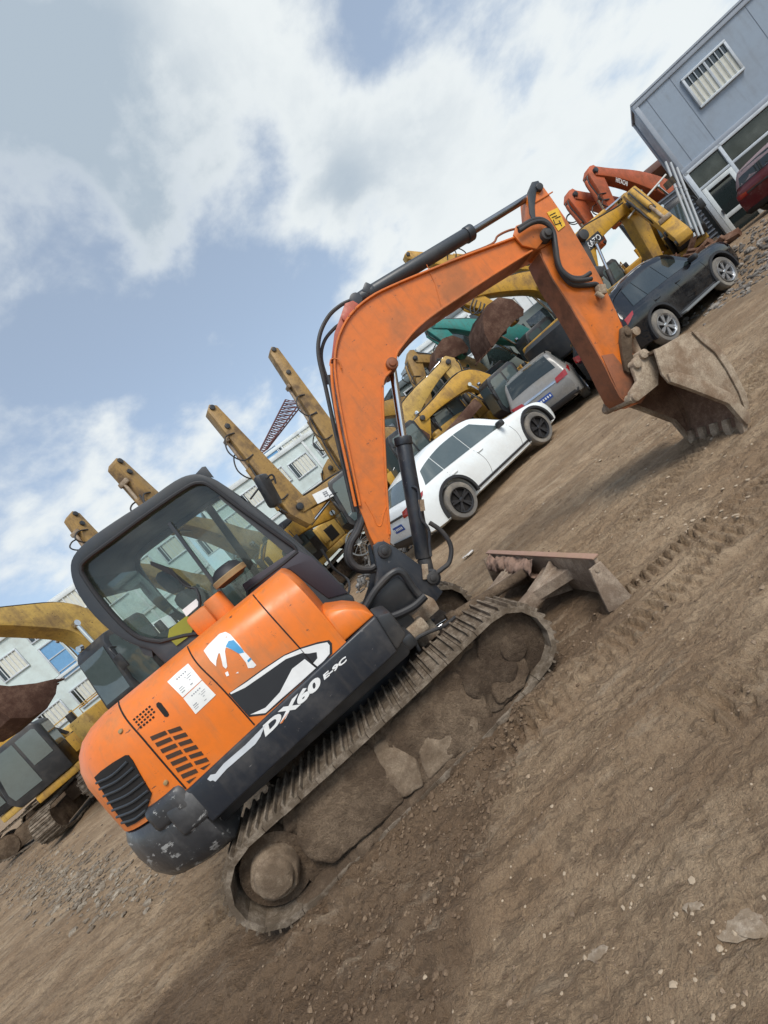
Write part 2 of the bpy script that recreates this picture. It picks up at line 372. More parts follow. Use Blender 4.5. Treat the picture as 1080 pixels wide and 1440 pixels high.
def ground_h(x, y):
    u, v = to_ex(x, y)
    far = 1 - sstep(14, 30, abs(x) + y)
    h = base_h(x, y)
    if far <= 0: return h
    p = Vector((u * .28, v * 2.6, 0))
    h += far * .045 * noise.fractal(p, .8, 2.0, 4)                       # ruts along the yard
    h += far * .035 * noise.fractal(Vector((x * .6, y * .6, 3.1)), .8, 2.0, 3)
    nb = noise.noise(Vector((x * .35, y * .35, 9)))
    if y < 9:
        a = .009 + .009 * max(0, nb)
        h += a * noise.fractal(Vector((x * 9, y * 9, 1.0)), .5, 2.1, 5)
        if y < 5.2: h += .0045 * noise.fractal(Vector((x * 27, y * 27, 2.0)), .8, 2.1, 2) * (1 + .8 * noise.noise(Vector((x * 1.1, y * 1.6, 12))))
        rough = sstep(-2.1, -1.3, v - max(-.55, .8 * u)) * (1 - sstep(-1.0, -.9, v)) * sstep(-2.8, -1.8, u) * (1 - sstep(.6, 1.2, u))
        if rough > 0: h += rough * .030 * (noise.fractal(Vector((x * 8.5, y * 8.5, 5.0)), .5, 2.2, 5) + .1)
        if y < 6.5:
            q_ = Vector((u * 5.2 + .35 * noise.noise(Vector((u * 3, v * 3, 5))), v * 8.5, 0)); dd = noise.voronoi(q_)[0]; e_ = dd[1] - dd[0]
            mk = sstep(-.05, .35, noise.noise(Vector((u * .55 + 9, v * 1.3, 4))))
            h += mk * .016 * (sstep(.0, .28, e_) - .6) * (.6 + .5 * noise.noise(q_ * .7))
            h += .011 * abs(noise.fractal(Vector((x * 12, y * 12, 6.0)), .7, 2.1, 3)) * (1 + noise.noise(Vector((u * .7, v * 1.5, 14))))
        g2 = sstep(.25, .55, noise.noise(Vector((u * .8 + 3, v * 2.1, 6)))) 
        if g2 > 0: h += g2 * .022 * noise.fractal(Vector((u * 5, v * 9, 2)), .5, 2.2, 5)
        # long ridges pushed up beside old ruts
        for vr, hw in ((-1.80, .10), (-1.52, .07), (-2.35, .12), (-2.75, .10), (-.62 - .12 * u, .08)):
            q = abs(v - vr - .06 * math.sin(u * 1.3 + vr * 5) - .03 * noise.noise(Vector((u * 2, vr, 3)))) / hw
            if q < 1 and not (-1.8 < u < 1.3 and v > -1.1): h += .020 * (1 - q * q) * (.6 + .8 * noise.noise(Vector((u * 3.1, vr * 7, 1))))
        for (a0, b0), (a1, b1), hw, pitch, dep in PRINTS:
            L = math.hypot(a1 - a0, b1 - b0); tx, ty = (a1 - a0) / L, (b1 - b0) / L
            s = (u - a0) * tx + (v - b0) * ty; q = -(u - a0) * ty + (v - b0) * tx
            q += .05 * noise.noise(Vector((u * .9, v * .9, 4)))
            if -.1 < s < L + .1 and abs(q) < hw:
                k = sstep(hw, hw - .06, abs(q)) * sstep(-.1, .15, s) * (1 - sstep(L - .2, L + .1, s)) * (.45 + .55 * sstep(-.25, .2, noise.noise(Vector((u * 1.7, v * 1.7, 8)))))
                h += k * (-dep * .8 + dep * 1.7 * (1 if math.sin(2 * math.pi * (s + abs(q) * .25) / pitch) > .15 else 0))
            elif -.1 < s < L and abs(q) < hw + .08:
                h += .010 * (1 - (abs(q) - hw) / .08)
    # bed of the excavator's tracks
    if -1.75 < u < 1.3 and .45 < abs(v) < 1.1:
        k = sstep(-1.75, -1.5, u) * (1 - sstep(1.0, 1.3, u)) * sstep(.45, .55, abs(v)) * (1 - sstep(.98, 1.1, abs(v)))
        h = h * (1 - k) + (-.012) * k
    if -1.75 < u < 1.2 and -1.2 < v < -.9:           # mud pushed up along the outer edge of the track
        q = (v + 1.03) / .11
        h += max(0, 1 - q * q) * sstep(-1.75, -1.4, u) * (1 - sstep(.75, 1.1, u)) * (.045 + .05 * noise.fractal(Vector((u * 5, v * 5, 7)), .6, 2, 4))
    return h
def axis(lo, hi, step, far, grow):
    a = [lo + step * i for i in range(int(round((hi - lo) / step)) + 1)]
    s, x = step, hi
    while x < far: s *= grow; x += s; a.append(x)
    s, x = step, lo; pre = []
    while x > -far: s *= grow; x -= s; pre.append(x)
    return pre[::-1] + a
XS = axis(-3.4, 4.6, .0155, 1500, 1.045)
YS = [y for y in axis(.6, 4.7, .0155, 1500, 1.032) if y > -40]
verts = [(x, y, ground_h(x, y)) for y in YS for x in XS]
nx, ny = len(XS), len(YS)
faces = [(j * nx + i, j * nx + i + 1, (j + 1) * nx + i + 1, (j + 1) * nx + i) for j in range(ny - 1) for i in range(nx - 1)]
me = bpy.data.meshes.new('ground'); me.from_pydata(verts, [], faces); me.shade_smooth()
att = me.attributes.new('dark_soil', 'FLOAT', 'POINT')
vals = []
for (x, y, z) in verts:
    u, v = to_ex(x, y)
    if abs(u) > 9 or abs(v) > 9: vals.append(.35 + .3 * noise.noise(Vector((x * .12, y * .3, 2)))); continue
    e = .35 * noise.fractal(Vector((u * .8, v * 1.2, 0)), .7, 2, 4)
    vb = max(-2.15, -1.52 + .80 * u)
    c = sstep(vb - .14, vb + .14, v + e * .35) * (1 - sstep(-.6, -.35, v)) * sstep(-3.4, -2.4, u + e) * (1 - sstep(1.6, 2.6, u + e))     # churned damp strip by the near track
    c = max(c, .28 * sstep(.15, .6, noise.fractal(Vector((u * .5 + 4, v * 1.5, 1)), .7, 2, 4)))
    c = max(c, (1 - sstep(.9, 1.25, abs(v))) * sstep(-1.9, -1.5, u) * (1 - sstep(1.3, 2.0, u)) * .9)  # soil also darker under the machine and its tracks
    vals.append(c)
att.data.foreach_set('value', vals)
gm, nt, b = mat('yard_soil')
at_ = N(nt, 'ShaderNodeAttribute', attribute_name='dark_soil')
f1, r1 = noise_fac(nt, 1.1, .38, .66, 10, .66, stretch=(1, 1, 1))
f2, r2 = noise_fac(nt, 1.4, .40, .64, 10, .66, stretch=(.5, 2.6, 1))
f3, r3 = noise_fac(nt, 38, .36, .66, 6, .72)
f6, r6 = noise_fac(nt, 130, .42, .64, 3, .7)
f7, r7 = noise_fac(nt, 9, .52, .62, 8, .72, stretch=(.55, 2.2, 1))
f4, r4 = noise_fac(nt, 2.6, .54, .68, 10, .7, stretch=(.45, 2.4, 1))
c = mixc(nt, f1, (.41, .288, .178), (.60, .445, .29))
c = mixc(nt, mul(nt, f2, .55), c, (.315, .205, .118))
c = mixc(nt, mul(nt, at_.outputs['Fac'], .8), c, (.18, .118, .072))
c = mixc(nt, mul(nt, f3, .30), c, (.18, .12, .077))
c = mixc(nt, mul(nt, f6, .28), c, (.14, .092, .06))
c = mixc(nt, mul(nt, f7, .38), c, (.19, .13, .085))  # crevice shade painted into the colour, along streaks the bump also sinks
c = mixc(nt, mul(nt, f4, .42), c, (.56, .45, .325))
nt.links.new(c, b.inputs['Base Color'])
b.inputs['Roughness'].default_value = .93; b.inputs['Specular IOR Level'].default_value = .2
vo = N(nt, 'ShaderNodeTexVoronoi', i_Scale=34.0, i_Randomness=1.0); tcx = N(nt, 'ShaderNodeTexCoord'); nt.links.new(tcx.outputs['Object'], vo.inputs['Vector'])
vo2 = N(nt, 'ShaderNodeTexNoise', i_Scale=120.0, i_Detail=4.0, i_Roughness=.7); nt.links.new(tcx.outputs['Object'], vo2.inputs['Vector'])
hsum = N(nt, 'ShaderNodeMath', operation='ADD'); nt.links.new(mul(nt, r3, 1.0), hsum.inputs[0]); nt.links.new(mul(nt, vo2.outputs['Fac'], .7), hsum.inputs[1])
hs2 = N(nt, 'ShaderNodeMath', operation='SUBTRACT'); nt.links.new(hsum.outputs[0], hs2.inputs[0]); nt.links.new(mul(nt, vo.outputs['Distance'], .45), hs2.inputs[1])
hs3 = N(nt, 'ShaderNodeMath', operation='SUBTRACT'); nt.links.new(hs2.outputs[0], hs3.inputs[0]); nt.links.new(mul(nt, f7, .28), hs3.inputs[1])
bump(nt, b, hs3.outputs[0], 1.0, .033)
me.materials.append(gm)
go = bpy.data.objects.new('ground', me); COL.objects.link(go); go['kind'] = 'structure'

def stones(name, n, gen, m, label, sizes, flat=.6):
    mb = MB(); b = mb.bm
    for k in range(n):
        x, y = gen()
        s = random.uniform(*sizes) * (1 if random.random() < .9 else 1.8)
        t = bmesh.new(); bmesh.ops.create_icosphere(t, subdivisions=1, radius=1)
        q = Vector((random.uniform(0, 99), 0, 0))
        for v in t.verts: v.co *= 1 + .45 * noise.noise(v.co * 1.3 + q)
        sc = Matrix.Diagonal((s * random.uniform(.7, 1.4), s * random.uniform(.7, 1.2), s * flat * random.uniform(.6, 1.2), 1))
        mx = Matrix.Translation((x, y, ground_h(x, y) + s * .15)) @ Matrix.Rotation(random.uniform(0, 6.28), 4, 'Z') @ sc
        t.transform(mx)
        off = len(b.verts); vs = [b.verts.new(v.co) for v in t.verts]; t.verts.index_update()
        for f in t.faces: b.faces.new([vs[v.index] for v in f.verts])
        t.free()
    o = part(name, mb, m, ang=20); tag(o, label, 'gravel', kind='stuff'); return o
def fr(u, v):
    return EX_O.x + u * ca - v * sa, EX_O.y + u * sa + v * ca
def g_clods():
    if random.random() < .82:
        u = random.gauss(-.4, .8); return fr(u, random.uniform(max(-2.1, -1.5 + .8 * u), -1.0))
    return random.uniform(-3.6, 5.0), random.uniform(.8, 6.5)
def g_pale():
    r = random.random()
    if r < .45:
        p = gnd(random.gauss(900, 150), random.gauss(1330, 95)); return p.x, p.y
    if r < .8: return random.uniform(-4, 7), random.uniform(.9, 7.5)
    p = gnd(random.gauss(800, 110), random.gauss(640, 60)); return p.x, min(p.y, 12)
def g_left():
    p = gnd(random.gauss(75, 60), random.gauss(1235, 26)); return p.x, min(max(p.y, 4), 13)
def g_bank():
    return random.gauss(11.2, 1.2), random.gauss(9.8, 1.2)
def g_all():
    r = random.random()
    if r < .7: return random.uniform(-2.6, 3.6), .75 + 3.2 * random.random() ** 1.4
    return random.uniform(-4, 6), random.uniform(.8, 8)
stones('soil_crumbs', 4200, g_all, mud_mat('crumbly_soil', (.19, .135, .09), (.42, .315, .215), 3, .5, .01), 'fine crumbs of dry brown soil lying loose all over the yard', (.002, .0075))
stones('soil_clods', 1700, g_clods, mud_mat('damp_clods', (.15, .10, .063), (.28, .2, .13), 4, .5, .01), 'small brown clods of churned soil scattered over the yard', (.003, .013))
PALE = plain('pale_stone', (.40, .315, .22), .9)
stones('pale_gravel', 240, g_pale, PALE, 'small pale stones and chips lying on the brown mud', (.0025, .009), .5)
def g_mid():
    p = gnd(random.uniform(640, 1060), random.uniform(420, 760)); return p.x, min(p.y, 10.5)
stones('yard_chips', 480, g_mid, PALE, 'pale chips and crumbs strewn over the mud beyond the dozer blade', (.004, .017), .5)
stones('gravel_strip', 1800, g_left, mud_mat('strip_gravel', (.16, .125, .09), (.42, .36, .28), 3, .3), 'loose pale gravel in front of the yellow excavators at left', (.012, .035), .5)
stones('rubble_bank', 1500, g_bank, mud_mat('bank_rubble', (.12, .105, .09), (.42, .38, .33), 2, .4), 'broken grey rubble heaped behind the black vehicle', (.02, .075), .7)
# ------------------------------------------------------------------ the orange excavator (local: x forward, y away from the camera, z up)
EX = thing('excavator', 'orange and black compact excavator in the foreground with its bucket resting on the mud', 'excavator', EX_O, EX_YAW)
EXV, EYV = Vector((ca, sa, 0)), Vector((-sa, ca, 0))
def loc(P):
    d = P - EX_O; return Vector((d.dot(EXV), d.dot(EYV), d.z))
def E(px, py, y):
    p = loc(on_plane(px, py, EX_O + EYV * y, EYV)); return (p.x, p.z)
def E3(px, py, y):
    a = E(px, py, y); return Vector((a[0], y, a[1]))
def EL(pts, y): return [E(px, py, y) for px, py in pts]

# --- crawler tracks
def track_path(x0, x1, ztop, r0, r1, sag=.012):
    """closed outline of the belt: list of (x,z,tangent) at equal spacing"""
    pts = []
    def arc(cx, cz, r, a0, a1, n=24):
        for k in range(n + 1):
            a = a0 + (a1 - a0) * k / n; pts.append(Vector((cx + r * math.cos(a), 0, cz + r * math.sin(a))))
    c0, c1 = Vector((x0 + r0, 0, r0 + .015)), Vector((x1 - r1, 0, r1 + .015))
    arc(c0.x, ztop - r0, r0, R(90), R(235)); 
    nb = 10
    pts.append(Vector((x0 + r0 + .10, 0, .0)))
    for k in range(1, nb): pts.append(Vector((x0 + r0 + .1 + (x1 - r1 - x0 - r0 - .2) * k / nb, 0, 0)))
    arc(c1.x, ztop - r1, r1, R(-55), R(90))
    for k in range(1, 14):
        t = k / 14; pts.append(Vector((c1.x + (c0.x - c1.x) * t, 0, ztop - sag * math.sin(math.pi * t))))
    return pts, c0, c1
def resample(pts, n):
    P = pts + [pts[0]]; L = [0]
    for i in range(len(P) - 1): L.append(L[-1] + (P[i + 1] - P[i]).length)
    out = []; j = 0
    for k in range(n):
        s = L[-1] * k / n
        while L[j + 1] < s: j += 1
        t = (s - L[j]) / max(1e-9, L[j + 1] - L[j]); out.append(P[j].lerp(P[j + 1], t))
    return out
def belt(mb, x0, x1, ztop, r0, r1, y0, y1, n, th=.022, grouser=.022, bars=3):
    pts, c0, c1 = track_path(x0, x1, ztop, r0, r1)
    P = resample(pts, n)
    cx = sum(p.x for p in P) / n; cz = ztop / 2
    for i in range(n):
        a, b = P[i], P[(i + 1) % n]; d = (b - a); L = d.length; d.normalize()
        nrm = Vector((-d.z, 0, d.x))
        m = (a + b) / 2
        if nrm.dot(m - Vector((min(max(m.x, c0.x), c1.x), 0, cz))) < 0: nrm = -nrm
        def P3(u, h, y): return Vector((m.x + d.x * u + nrm.x * h, y, m.z + d.z * u + nrm.z * h))
        w = L * .485; dy = random.uniform(-.004, .004)
        def slab(u0, u1, h0, h1, ya, yb):
            ring0 = [P3(u0, h0, ya), P3(u1, h0, ya), P3(u1, h1, ya), P3(u0, h1, ya)]
            mb.loft([ring0, [Vector((p.x, yb, p.z)) for p in ring0]])
        slab(-w, w, -th - .004, -.004, y0 + dy, y1 + dy)
        gw = .0065
        for k in range(bars):
            u = (-w + gw) + (2 * w - 2 * gw) * k / (bars - 1) if bars > 2 else (L * (k - .5) * .5 if bars == 2 else 0)
            slab(u - gw, u + gw, -.004, grouser * (1 if k != 1 or bars == 2 else .75), y0 + dy + .004, y1 + dy - .004)
    return c0, c1
TX0, TX1, TZ = -1.50, .985, .565
for side, (ya, yb) in (('near', (-.96, -.56)), ('far', (.56, .96))):
    mb = MB(); c0, c1 = belt(mb, TX0, TX1, TZ, .285, .275, ya, yb, 44, th=.034, bars=2)
    tr = part('crawler_track', mb, M['trackmud'], EX, ang=25)
    s = -1 if side == 'near' else 1
    yo = ya if s < 0 else yb                     # outer edge
    ys = yo - s * .05
    # drive sprocket with its capped final drive
    mb = MB(); ax = Vector((c0.x, 0, .285))
    for k in range(17):
        a = 2 * math.pi * k / 17
        mb.box((ax.x + .215 * math.cos(a), (ya + yb) / 2, ax.z + .215 * math.sin(a)), (.05, .06, .04), .008, (0, -a, 0))
    mb.cyl((ax.x, ya + .1, ax.z), (ax.x, yb - .1, ax.z), .21, seg=32)
    part('sprocket', mb, M['mud'], tr)
    mb = MB(); mb.cyl((ax.x, yo - s * .2, ax.z), (ax.x, yo - s * .02, ax.z), .155, .135, 36, .02).cyl((ax.x, yo - s * .03, ax.z), (ax.x, yo + s * .012, ax.z), .118, .10, 36, .015)
    mb.jitter(.012, 9)
    part('final_drive', mb, M['mud_dry'] if s < 0 else M['mud'], tr)
    mb = MB(); bx = Vector((c1.x, 0, .285))
    mb.cyl((bx.x, ya + .08, bx.z), (bx.x, yb - .08, bx.z), .235, seg=36, bev=.02).cyl((bx.x, ya + .05, bx.z), (bx.x, yb - .05, bx.z), .09, seg=24, bev=.01)
    mb.lathe([(.235, -.03), (.25, -.03), (.25, .03), (.235, .03)], 36, Matrix.Translation((bx.x, (ya + yb) / 2, bx.z)))
    part('idler_wheel', mb, M['mud_dark'], tr)
    for k in range(4):
        x = -1.0 + .42 * k
        mb = MB(); mb.cyl((x, ya + .1, .085), (x, yb - .1, .085), .07, seg=20, bev=.01); part('track_roller', mb, M['mud'], tr)
    # side beam with caked mud: sloping boxes, each overlapped by dirt
    mb = MB()
    mid = yo - s * .2
    mb.prism([(-1.02, .14), (.62, .13), (.66, .30), (.50, .47), (-.85, .47), (-1.05, .33)], min(mid, yo - s * .13), max(mid, yo - s * .13), .02)
    part('track_frame', mb, M['mud_dark'], EX)
    if s < 0:
        # three mud crusted guard pieces on the outer face, sloping outwards towards the bottom
        def crust(name, pts, ytop, ybot, m, amp=.020, fq=5.0, cuts=5):
            mb = MB(); b = bmesh.new(); zs = [p[1] for p in pts]; z0, z1 = min(zs), max(zs)
            fy = lambda z: ybot + (ytop - ybot) * (z - z0) / (z1 - z0)
            A = [b.verts.new((x, fy(z), z)) for x, z in pts]; B = [b.verts.new((x, fy(z) + .16, z)) for x, z in pts]; n = len(pts)
            b.faces.new(A); b.faces.new(B[::-1])
            for i in range(n): b.faces.new((A[i], B[i], B[(i + 1) % n], A[(i + 1) % n]))
            bmesh.ops.recalc_face_normals(b, faces=b.faces); bevel_bm(b, .018, 2)
            bmesh.ops.triangulate(b, faces=[f for f in b.faces if len(f.verts) > 4])
            for _ in range(cuts):
                es = [e for e in b.edges if e.calc_length() > .035]
                if es: bmesh.ops.subdivide_edges(b, edges=es, cuts=1)
                bmesh.ops.triangulate(b, faces=[f for f in b.faces if len(f.verts) > 4])
            mb.add(b); mb.jitter(amp, fq); return part(name, mb, m, EX, ang=60)
        crust('mud_guard', [(-1.03, .31), (-1.02, .20), (-.93, .10), (-.62, .075), (-.40, .075), (-.385, .16), (-.36, .44), (-.40, .47), (-.93, .47)], -.86, -.94, M['mud'], .014, 4)
        crust('mud_guard', [(-.40, .09), (-.26, .06), (-.20, .20), (-.25, .40), (-.36, .42), (-.42, .25)], -.865, -.95, M['mud_dry'], .010, 6)
        crust('mud_guard', [(-.26, .055), (.16, .05), (.34, .07), (.37, .20), (.40, .32), (.30, .44), (-.20, .46), (-.27, .36)], -.86, -.935, M['mud'], .016, 5)
        crust('mud_guard', [(-.23, .062), (.12, .058), (.22, .075), (.25, .14), (.27, .27), (.16, .31), (.05, .25), (-.06, .27), (-.16, .22), (-.2, .14)], -.885, -.942, M['mud_dry'], .007, 8)
        crust('mud_guard', [(.33, .07), (.52, .055), (.58, .10), (.66, .22), (.68, .36), (.56, .46), (.33, .45), (.31, .27)], -.86, -.93, M['mud_dark'], .034, 6)
        crust('mud_guard', [(.40, .10), (.60, .07), (.70, .10), (.73, .20), (.66, .24), (.46, .25)], -.88, -.95, M['mud'], .02, 7)
        crust('mud_guard', [(-1.03, .33), (-1.0, .13), (-.96, .1), (-.94, .4)], -.72, -.80, M['mud_dark'], .02, 6, 4)
mb = MB(); b = mb.bm; K = 70; rim_ = [(-.955, -.02), (-.955, .035), (-.93, .07), (-.86, .085), (-.78, .09)]
g = []
for k in range(K + 1):
    x = -1.32 + 2.12 * k / K; e = 1 - abs(2 * k / K - 1) ** 6
    g.append([b.verts.new((x, y + .02 * noise.noise(Vector((x * 6, z * 20, 3))), z * (.55 + .45 * e) + .028 * noise.fractal(Vector((x * 5, y * 9, 1)), .6, 2, 4) * (1 if z > 0 else 0))) for y, z in rim_])
for k in range(K):
    for q in range(4): b.faces.new((g[k][q], g[k + 1][q], g[k + 1][q + 1], g[k][q + 1]))
bmesh.ops.subdivide_edges(b, edges=b.edges[:], cuts=1, use_grid_fill=True); bmesh.ops.recalc_face_normals(b, faces=b.faces); mb.jitter(.012, 14)
part('caked_mud', mb, M['mud'], EX, ang=80)
for s_ in (-1,):
    mb = MB(); b = bmesh.new()
    pts_ = [(-1.12, .05), (.62, .05), (.72, .16), (.66, .40), (.48, .515), (-.98, .515), (-1.10, .35)]
    A = [b.verts.new((x, -.845, z)) for x, z in pts_]; f_ = b.faces.new(A); f_.normal_update(); bmesh.ops.triangulate(b, faces=[f_])
    for _ in range(6):
        es = [e for e in b.edges if e.calc_length() > .03]
        if es: bmesh.ops.subdivide_edges(b, edges=es, cuts=1); bmesh.ops.triangulate(b, faces=[f for f in b.faces if len(f.verts) > 3])
    for v in b.verts:
        n_ = noise.fractal(v.co * 4.5, .7, 2.1, 4); r_ = abs(math.sin(v.co.x * 21 + 2 * n_)) ** 3
        v.co.y += -.035 * n_ - .018 * r_ * (1 if v.co.z > .25 else .3) + .05 * max(0, v.co.z - .40) * 4
    r = bmesh.ops.extrude_face_region(b, geom=b.faces[:]); bmesh.ops.translate(b, vec=(0, .12, 0), verts=[v for v in r['geom'] if isinstance(v, bmesh.types.BMVert)])
    bmesh.ops.recalc_face_normals(b, faces=b.faces); mb.add(b); part('packed_mud', mb, M['mud'], EX, ang=80)
# car body between the tracks and the slewing ring
mb = MB(); mb.box((-.25, 0, .34), (1.3, 1.1, .26), .05).box((.42, 0, .33), (.5, .8, .22), .04).box((-.25, 0, .30), (.5, 1.3, .18), .03)
part('undercarriage', mb, M['mud_dark'], EX)
mb = MB(); mb.cyl((-.25, 0, .46), (-.25, 0, .64), .46, seg=48, bev=.01).cyl((-.25, 0, .60), (-.25, 0, .66), .52, seg=48)
part('slewing_ring', mb, M['black'], EX)

# --- dozer blade
mb = MB()
prof = [(1.495, .375), (1.525, .375), (1.505, .29), (1.495, .18), (1.515, .06), (1.575, -.01), (1.55, -.015), (1.49, .05), (1.47, .18), (1.482, .29)]
mb.prism(prof, -.95, .95, .004)
bl = part('dozer_blade', mb, M['blade'], EX)
mb = MB(); mb.box((1.512, 0, .378), (.055, 1.92, .014), .004); part('top_rail', mb, paint('blade_rail_red', (.34, .20, .145), .7, (.3, .2, .13), .9, 4), bl)
for y in (-.955, .955):
    mb = MB(); mb.prism(EL([(829, 801), (844, 789), (868, 815), (888, 838), (873, 855), (856, 861), (843, 834)], -.96), y - .010, y + .010, .003)
    mb.cyl((E(839, 801, -.96)[0], y - .016, E(839, 801, -.96)[1]), (E(839, 801, -.96)[0], y + .016, E(839, 801, -.96)[1]), .018, seg=16)
    part('end_plate', mb, M['blade'], bl)
mb = MB(); rim_ = [(1.47, .20), (1.40, .22), (1.36, .26), (1.37, .31), (1.42, .345), (1.475, .355)]
b = mb.bm; g = [[b.verts.new((x + .03 * noise.noise(Vector((x * 9, y * 9, z * 9))), y, z + .035 * noise.noise(Vector((y * 11, x * 7, 2))))) for x, z in rim_] for y in [-.15 + 1.0 * k / 34 for k in range(35)]]
for k in range(34):
    for q in range(5): b.faces.new((g[k][q], g[k + 1][q], g[k + 1][q + 1], g[k][q + 1]))
bmesh.ops.subdivide_edges(b, edges=b.edges[:], cuts=2, use_grid_fill=True); bmesh.ops.recalc_face_normals(b, faces=b.faces); mb.jitter(.03, 13)
part('caked_soil', mb, paint('reddish_soil', (.26, .165, .12), .9, (.17, .11, .08), .8, 6, bmp=.5), bl, ang=80)
for y in (-.36, .36):
    mb = MB(); mb.prism([(.42, .23), (.95, .25), (1.30, .28), (1.475, .30), (1.475, .17), (1.2, .16), (.95, .15), (.42, .13)], y - .05, y + .05, .012)
    mb.prism([(1.12, .21), (1.478, .345), (1.478, .05), (1.25, .15)], y - .014, y + .014, .004)
    mb.loft([[Vector((x, y + dy, z)) for dy, z in ((-w2, .19), (w2, .19), (w2, .27), (-w2, .27))] for x, w2 in ((1.20, .05), (1.478, .19))])
    part('push_arm', mb, M['blade'], bl)
mb = MB(); mb.cyl((.60, 0, .415), (1.42, 0, .27), .05, .045, seg=20, bev=.006).cyl((.60, 0, .415), (.68, 0, .40), .062, seg=20, bev=.006); part('blade_cylinder', mb, M['mud'], bl)
mb = MB(); mb.cyl((.36, 0, .455), (.62, 0, .412), .028, seg=16); part('blade_rod', mb, M['chrome'], bl)

# --- upper frame, side skirt, counterweight, hood
mb = MB(); mb.box((-.68, 0, .78), (1.75, 1.66, .20), .03).box((.12, .05, .74), (.5, .9, .16), .03).box((-.35, -.45, .70), (1.25, .45, .10), .02)
part('upper_frame', mb, M['black'], EX)
# plan outline of the house, shrunk towards the top
def plan(inset, front, side=-.93, far=.93, rear=-1.90, pod=-.16, cx=-1.30, rr=.60):
    s, f_, rx, i = side + inset, far - inset, rear + inset, inset
    P = [(front, s)]
    n = 14; r = rr - inset * .6
    for k in range(n + 1):
        a = R(270) - R(90) * k / n; P.append((rx + r + r * math.cos(a), s + r + r * math.sin(a)))
    for k in range(n + 1):
        a = R(180) - R(90) * k / n; P.append((rx + r + r * math.cos(a), f_ - r + r * math.sin(a)))
    P += [(-1.22, f_), (-1.22, pod - inset * .25 + .02), (front, pod - inset * .25 + .02)]
    return P
LV = [(1.00, .0), (1.18, .0), (1.34, .004), (1.44, .022), (1.52, .06), (1.575, .11), (1.61, .18), (1.628, .27)]
mb = MB(); mb.loft([[Vector((x, y, z)) for x, y in plan(ins, -.07 - ins * .25)] for z, ins in LV])
b = mb.bm; bevel_bm(b, .006, 1, 50)
hood_bm = b.copy()
hood = part('engine_hood', mb, M['orange'], EX, ang=42)
# low nose box ahead of the main hood
mb = MB()
mb.loft([[Vector((x, y, z)) for x, y in ((-.075, -.93 + i), (.158 - f_, -.93 + i), (.158 - f_, -.50), (-.075, -.50))] for z, i, f_ in ((1.045, 0, -.004), (1.12, 0, .03), (1.19, .006, .10), (1.235, .03, .17), (1.255, .07, .20))])
bevel_bm(mb.bm, .012, 2, 40)
nose = part('tool_box', mb, M['orange'], EX, ang=45)
BV = BVHTree.FromBMesh(hood_bm)
mbs = MB(); SK = EL([(265, 1108), (527, 865), (557, 916), (302, 1152)], -.945)
SK = [(-1.27, 1.00), (.163, 1.045), (.128, .785), (-1.27, .765)]
mbs.prism(SK, -.95, -.86, .016, seg=3); sk_bm = mbs.bm.copy()
skirt = part('side_skirt', mbs, M['navy'], EX)
mb = MB(); mb.prism([(.158, 1.04), (.25, 1.0), (.24, .82), (.125, .785)], -.93, -.60, .02); part('front_corner', mb, M['black'], EX)
# counterweight: a band round the tail
def tail(z, ins, x0=-1.275):
    s = -.945 + ins; r = .60 - ins * .5; rx = -1.93 + ins; n = 14
    P = [(x0, s)] + [(rx + r + r * math.cos(R(270) - R(90) * k / n), s + r + r * math.sin(R(270) - R(90) * k / n)) for k in range(n + 1)]
    return P + [(x, -y) for x, y in P[::-1]]
mb = MB(); mb.loft([[Vector((x, y, z)) for x, y in tail(z, i)] for z, i in ((.58, .10), (.62, .045), (.70, .012), (.82, .0), (.93, .006), (.985, .03))])
b = mb.bm; bevel_bm(b, .012, 2, 45); cw_bm = b.copy()
cwt = part('counterweight', mb, M['scuffed'], EX, ang=50)

BVS = BVHTree.FromBMesh(sk_bm); BVC = BVHTree.FromBMesh(cw_bm)
O_L = loc(CAM)
def hit(px, py, bv=None):
    d = ray(px, py); dl = Vector((d.dot(EXV), d.dot(EYV), d.z)).normalized()
    p, n, i, t = (bv or BV).ray_cast(O_L, dl)
    return (p, n) if p is not None else None
def decal(name, polys, m, parent, bv=None, off=.0035, sub=3, dense=None, label=None):
    mb = MB(); b = mb.bm
    for poly in polys:
        t = bmesh.new(); f = t.faces.new([t.verts.new((x, y, 0)) for x, y in poly])
        t.normal_update(); bmesh.ops.triangulate(t, faces=[f])
        for _ in range(sub):
            es = [e for e in t.edges if e.calc_length() > (dense or 14)]
            if not es: break
            bmesh.ops.subdivide_edges(t, edges=es, cuts=1); bmesh.ops.triangulate(t, faces=[f for f in t.faces if len(f.verts) > 3])
        top = {}; bot = {}; ok = True
        for v in t.verts:
            h = hit(v.co.x, v.co.y, bv)
            if h is None: ok = False; break
            p, n = h; top[v] = b.verts.new(p + n * off); bot[v] = b.verts.new(p - n * .001)
        if not ok: t.free(); continue
        for f in t.faces: b.faces.new([top[v] for v in f.verts])
        for e in t.edges:
            if len(e.link_faces) == 1:
                a, c = e.verts; b.faces.new((top[a], top[c], bot[c], bot[a]))
        t.free()
    bmesh.ops.recalc_face_normals(b, faces=b.faces)
    return part(name, mb, m, parent, label=label)
def line_on(name, pts, r, m, parent, bv=None, k=6, off=0.0):
    P = spline([Vector((x, y, 0)) for x, y in pts], k) if len(pts) > 2 else [Vector((pts[0][0] + (pts[1][0] - pts[0][0]) * t / 12, pts[0][1] + (pts[1][1] - pts[0][1]) * t / 12, 0)) for t in range(13)]
    Q = []
    for p in P:
        h = hit(p.x, p.y, bv)
        if h: Q.append(h[0] + h[1] * (r * .2 + off))
    if len(Q) > 1:
        mb = MB(); mb.tube(Q, r, 6, False); return part(name, mb, m, parent)
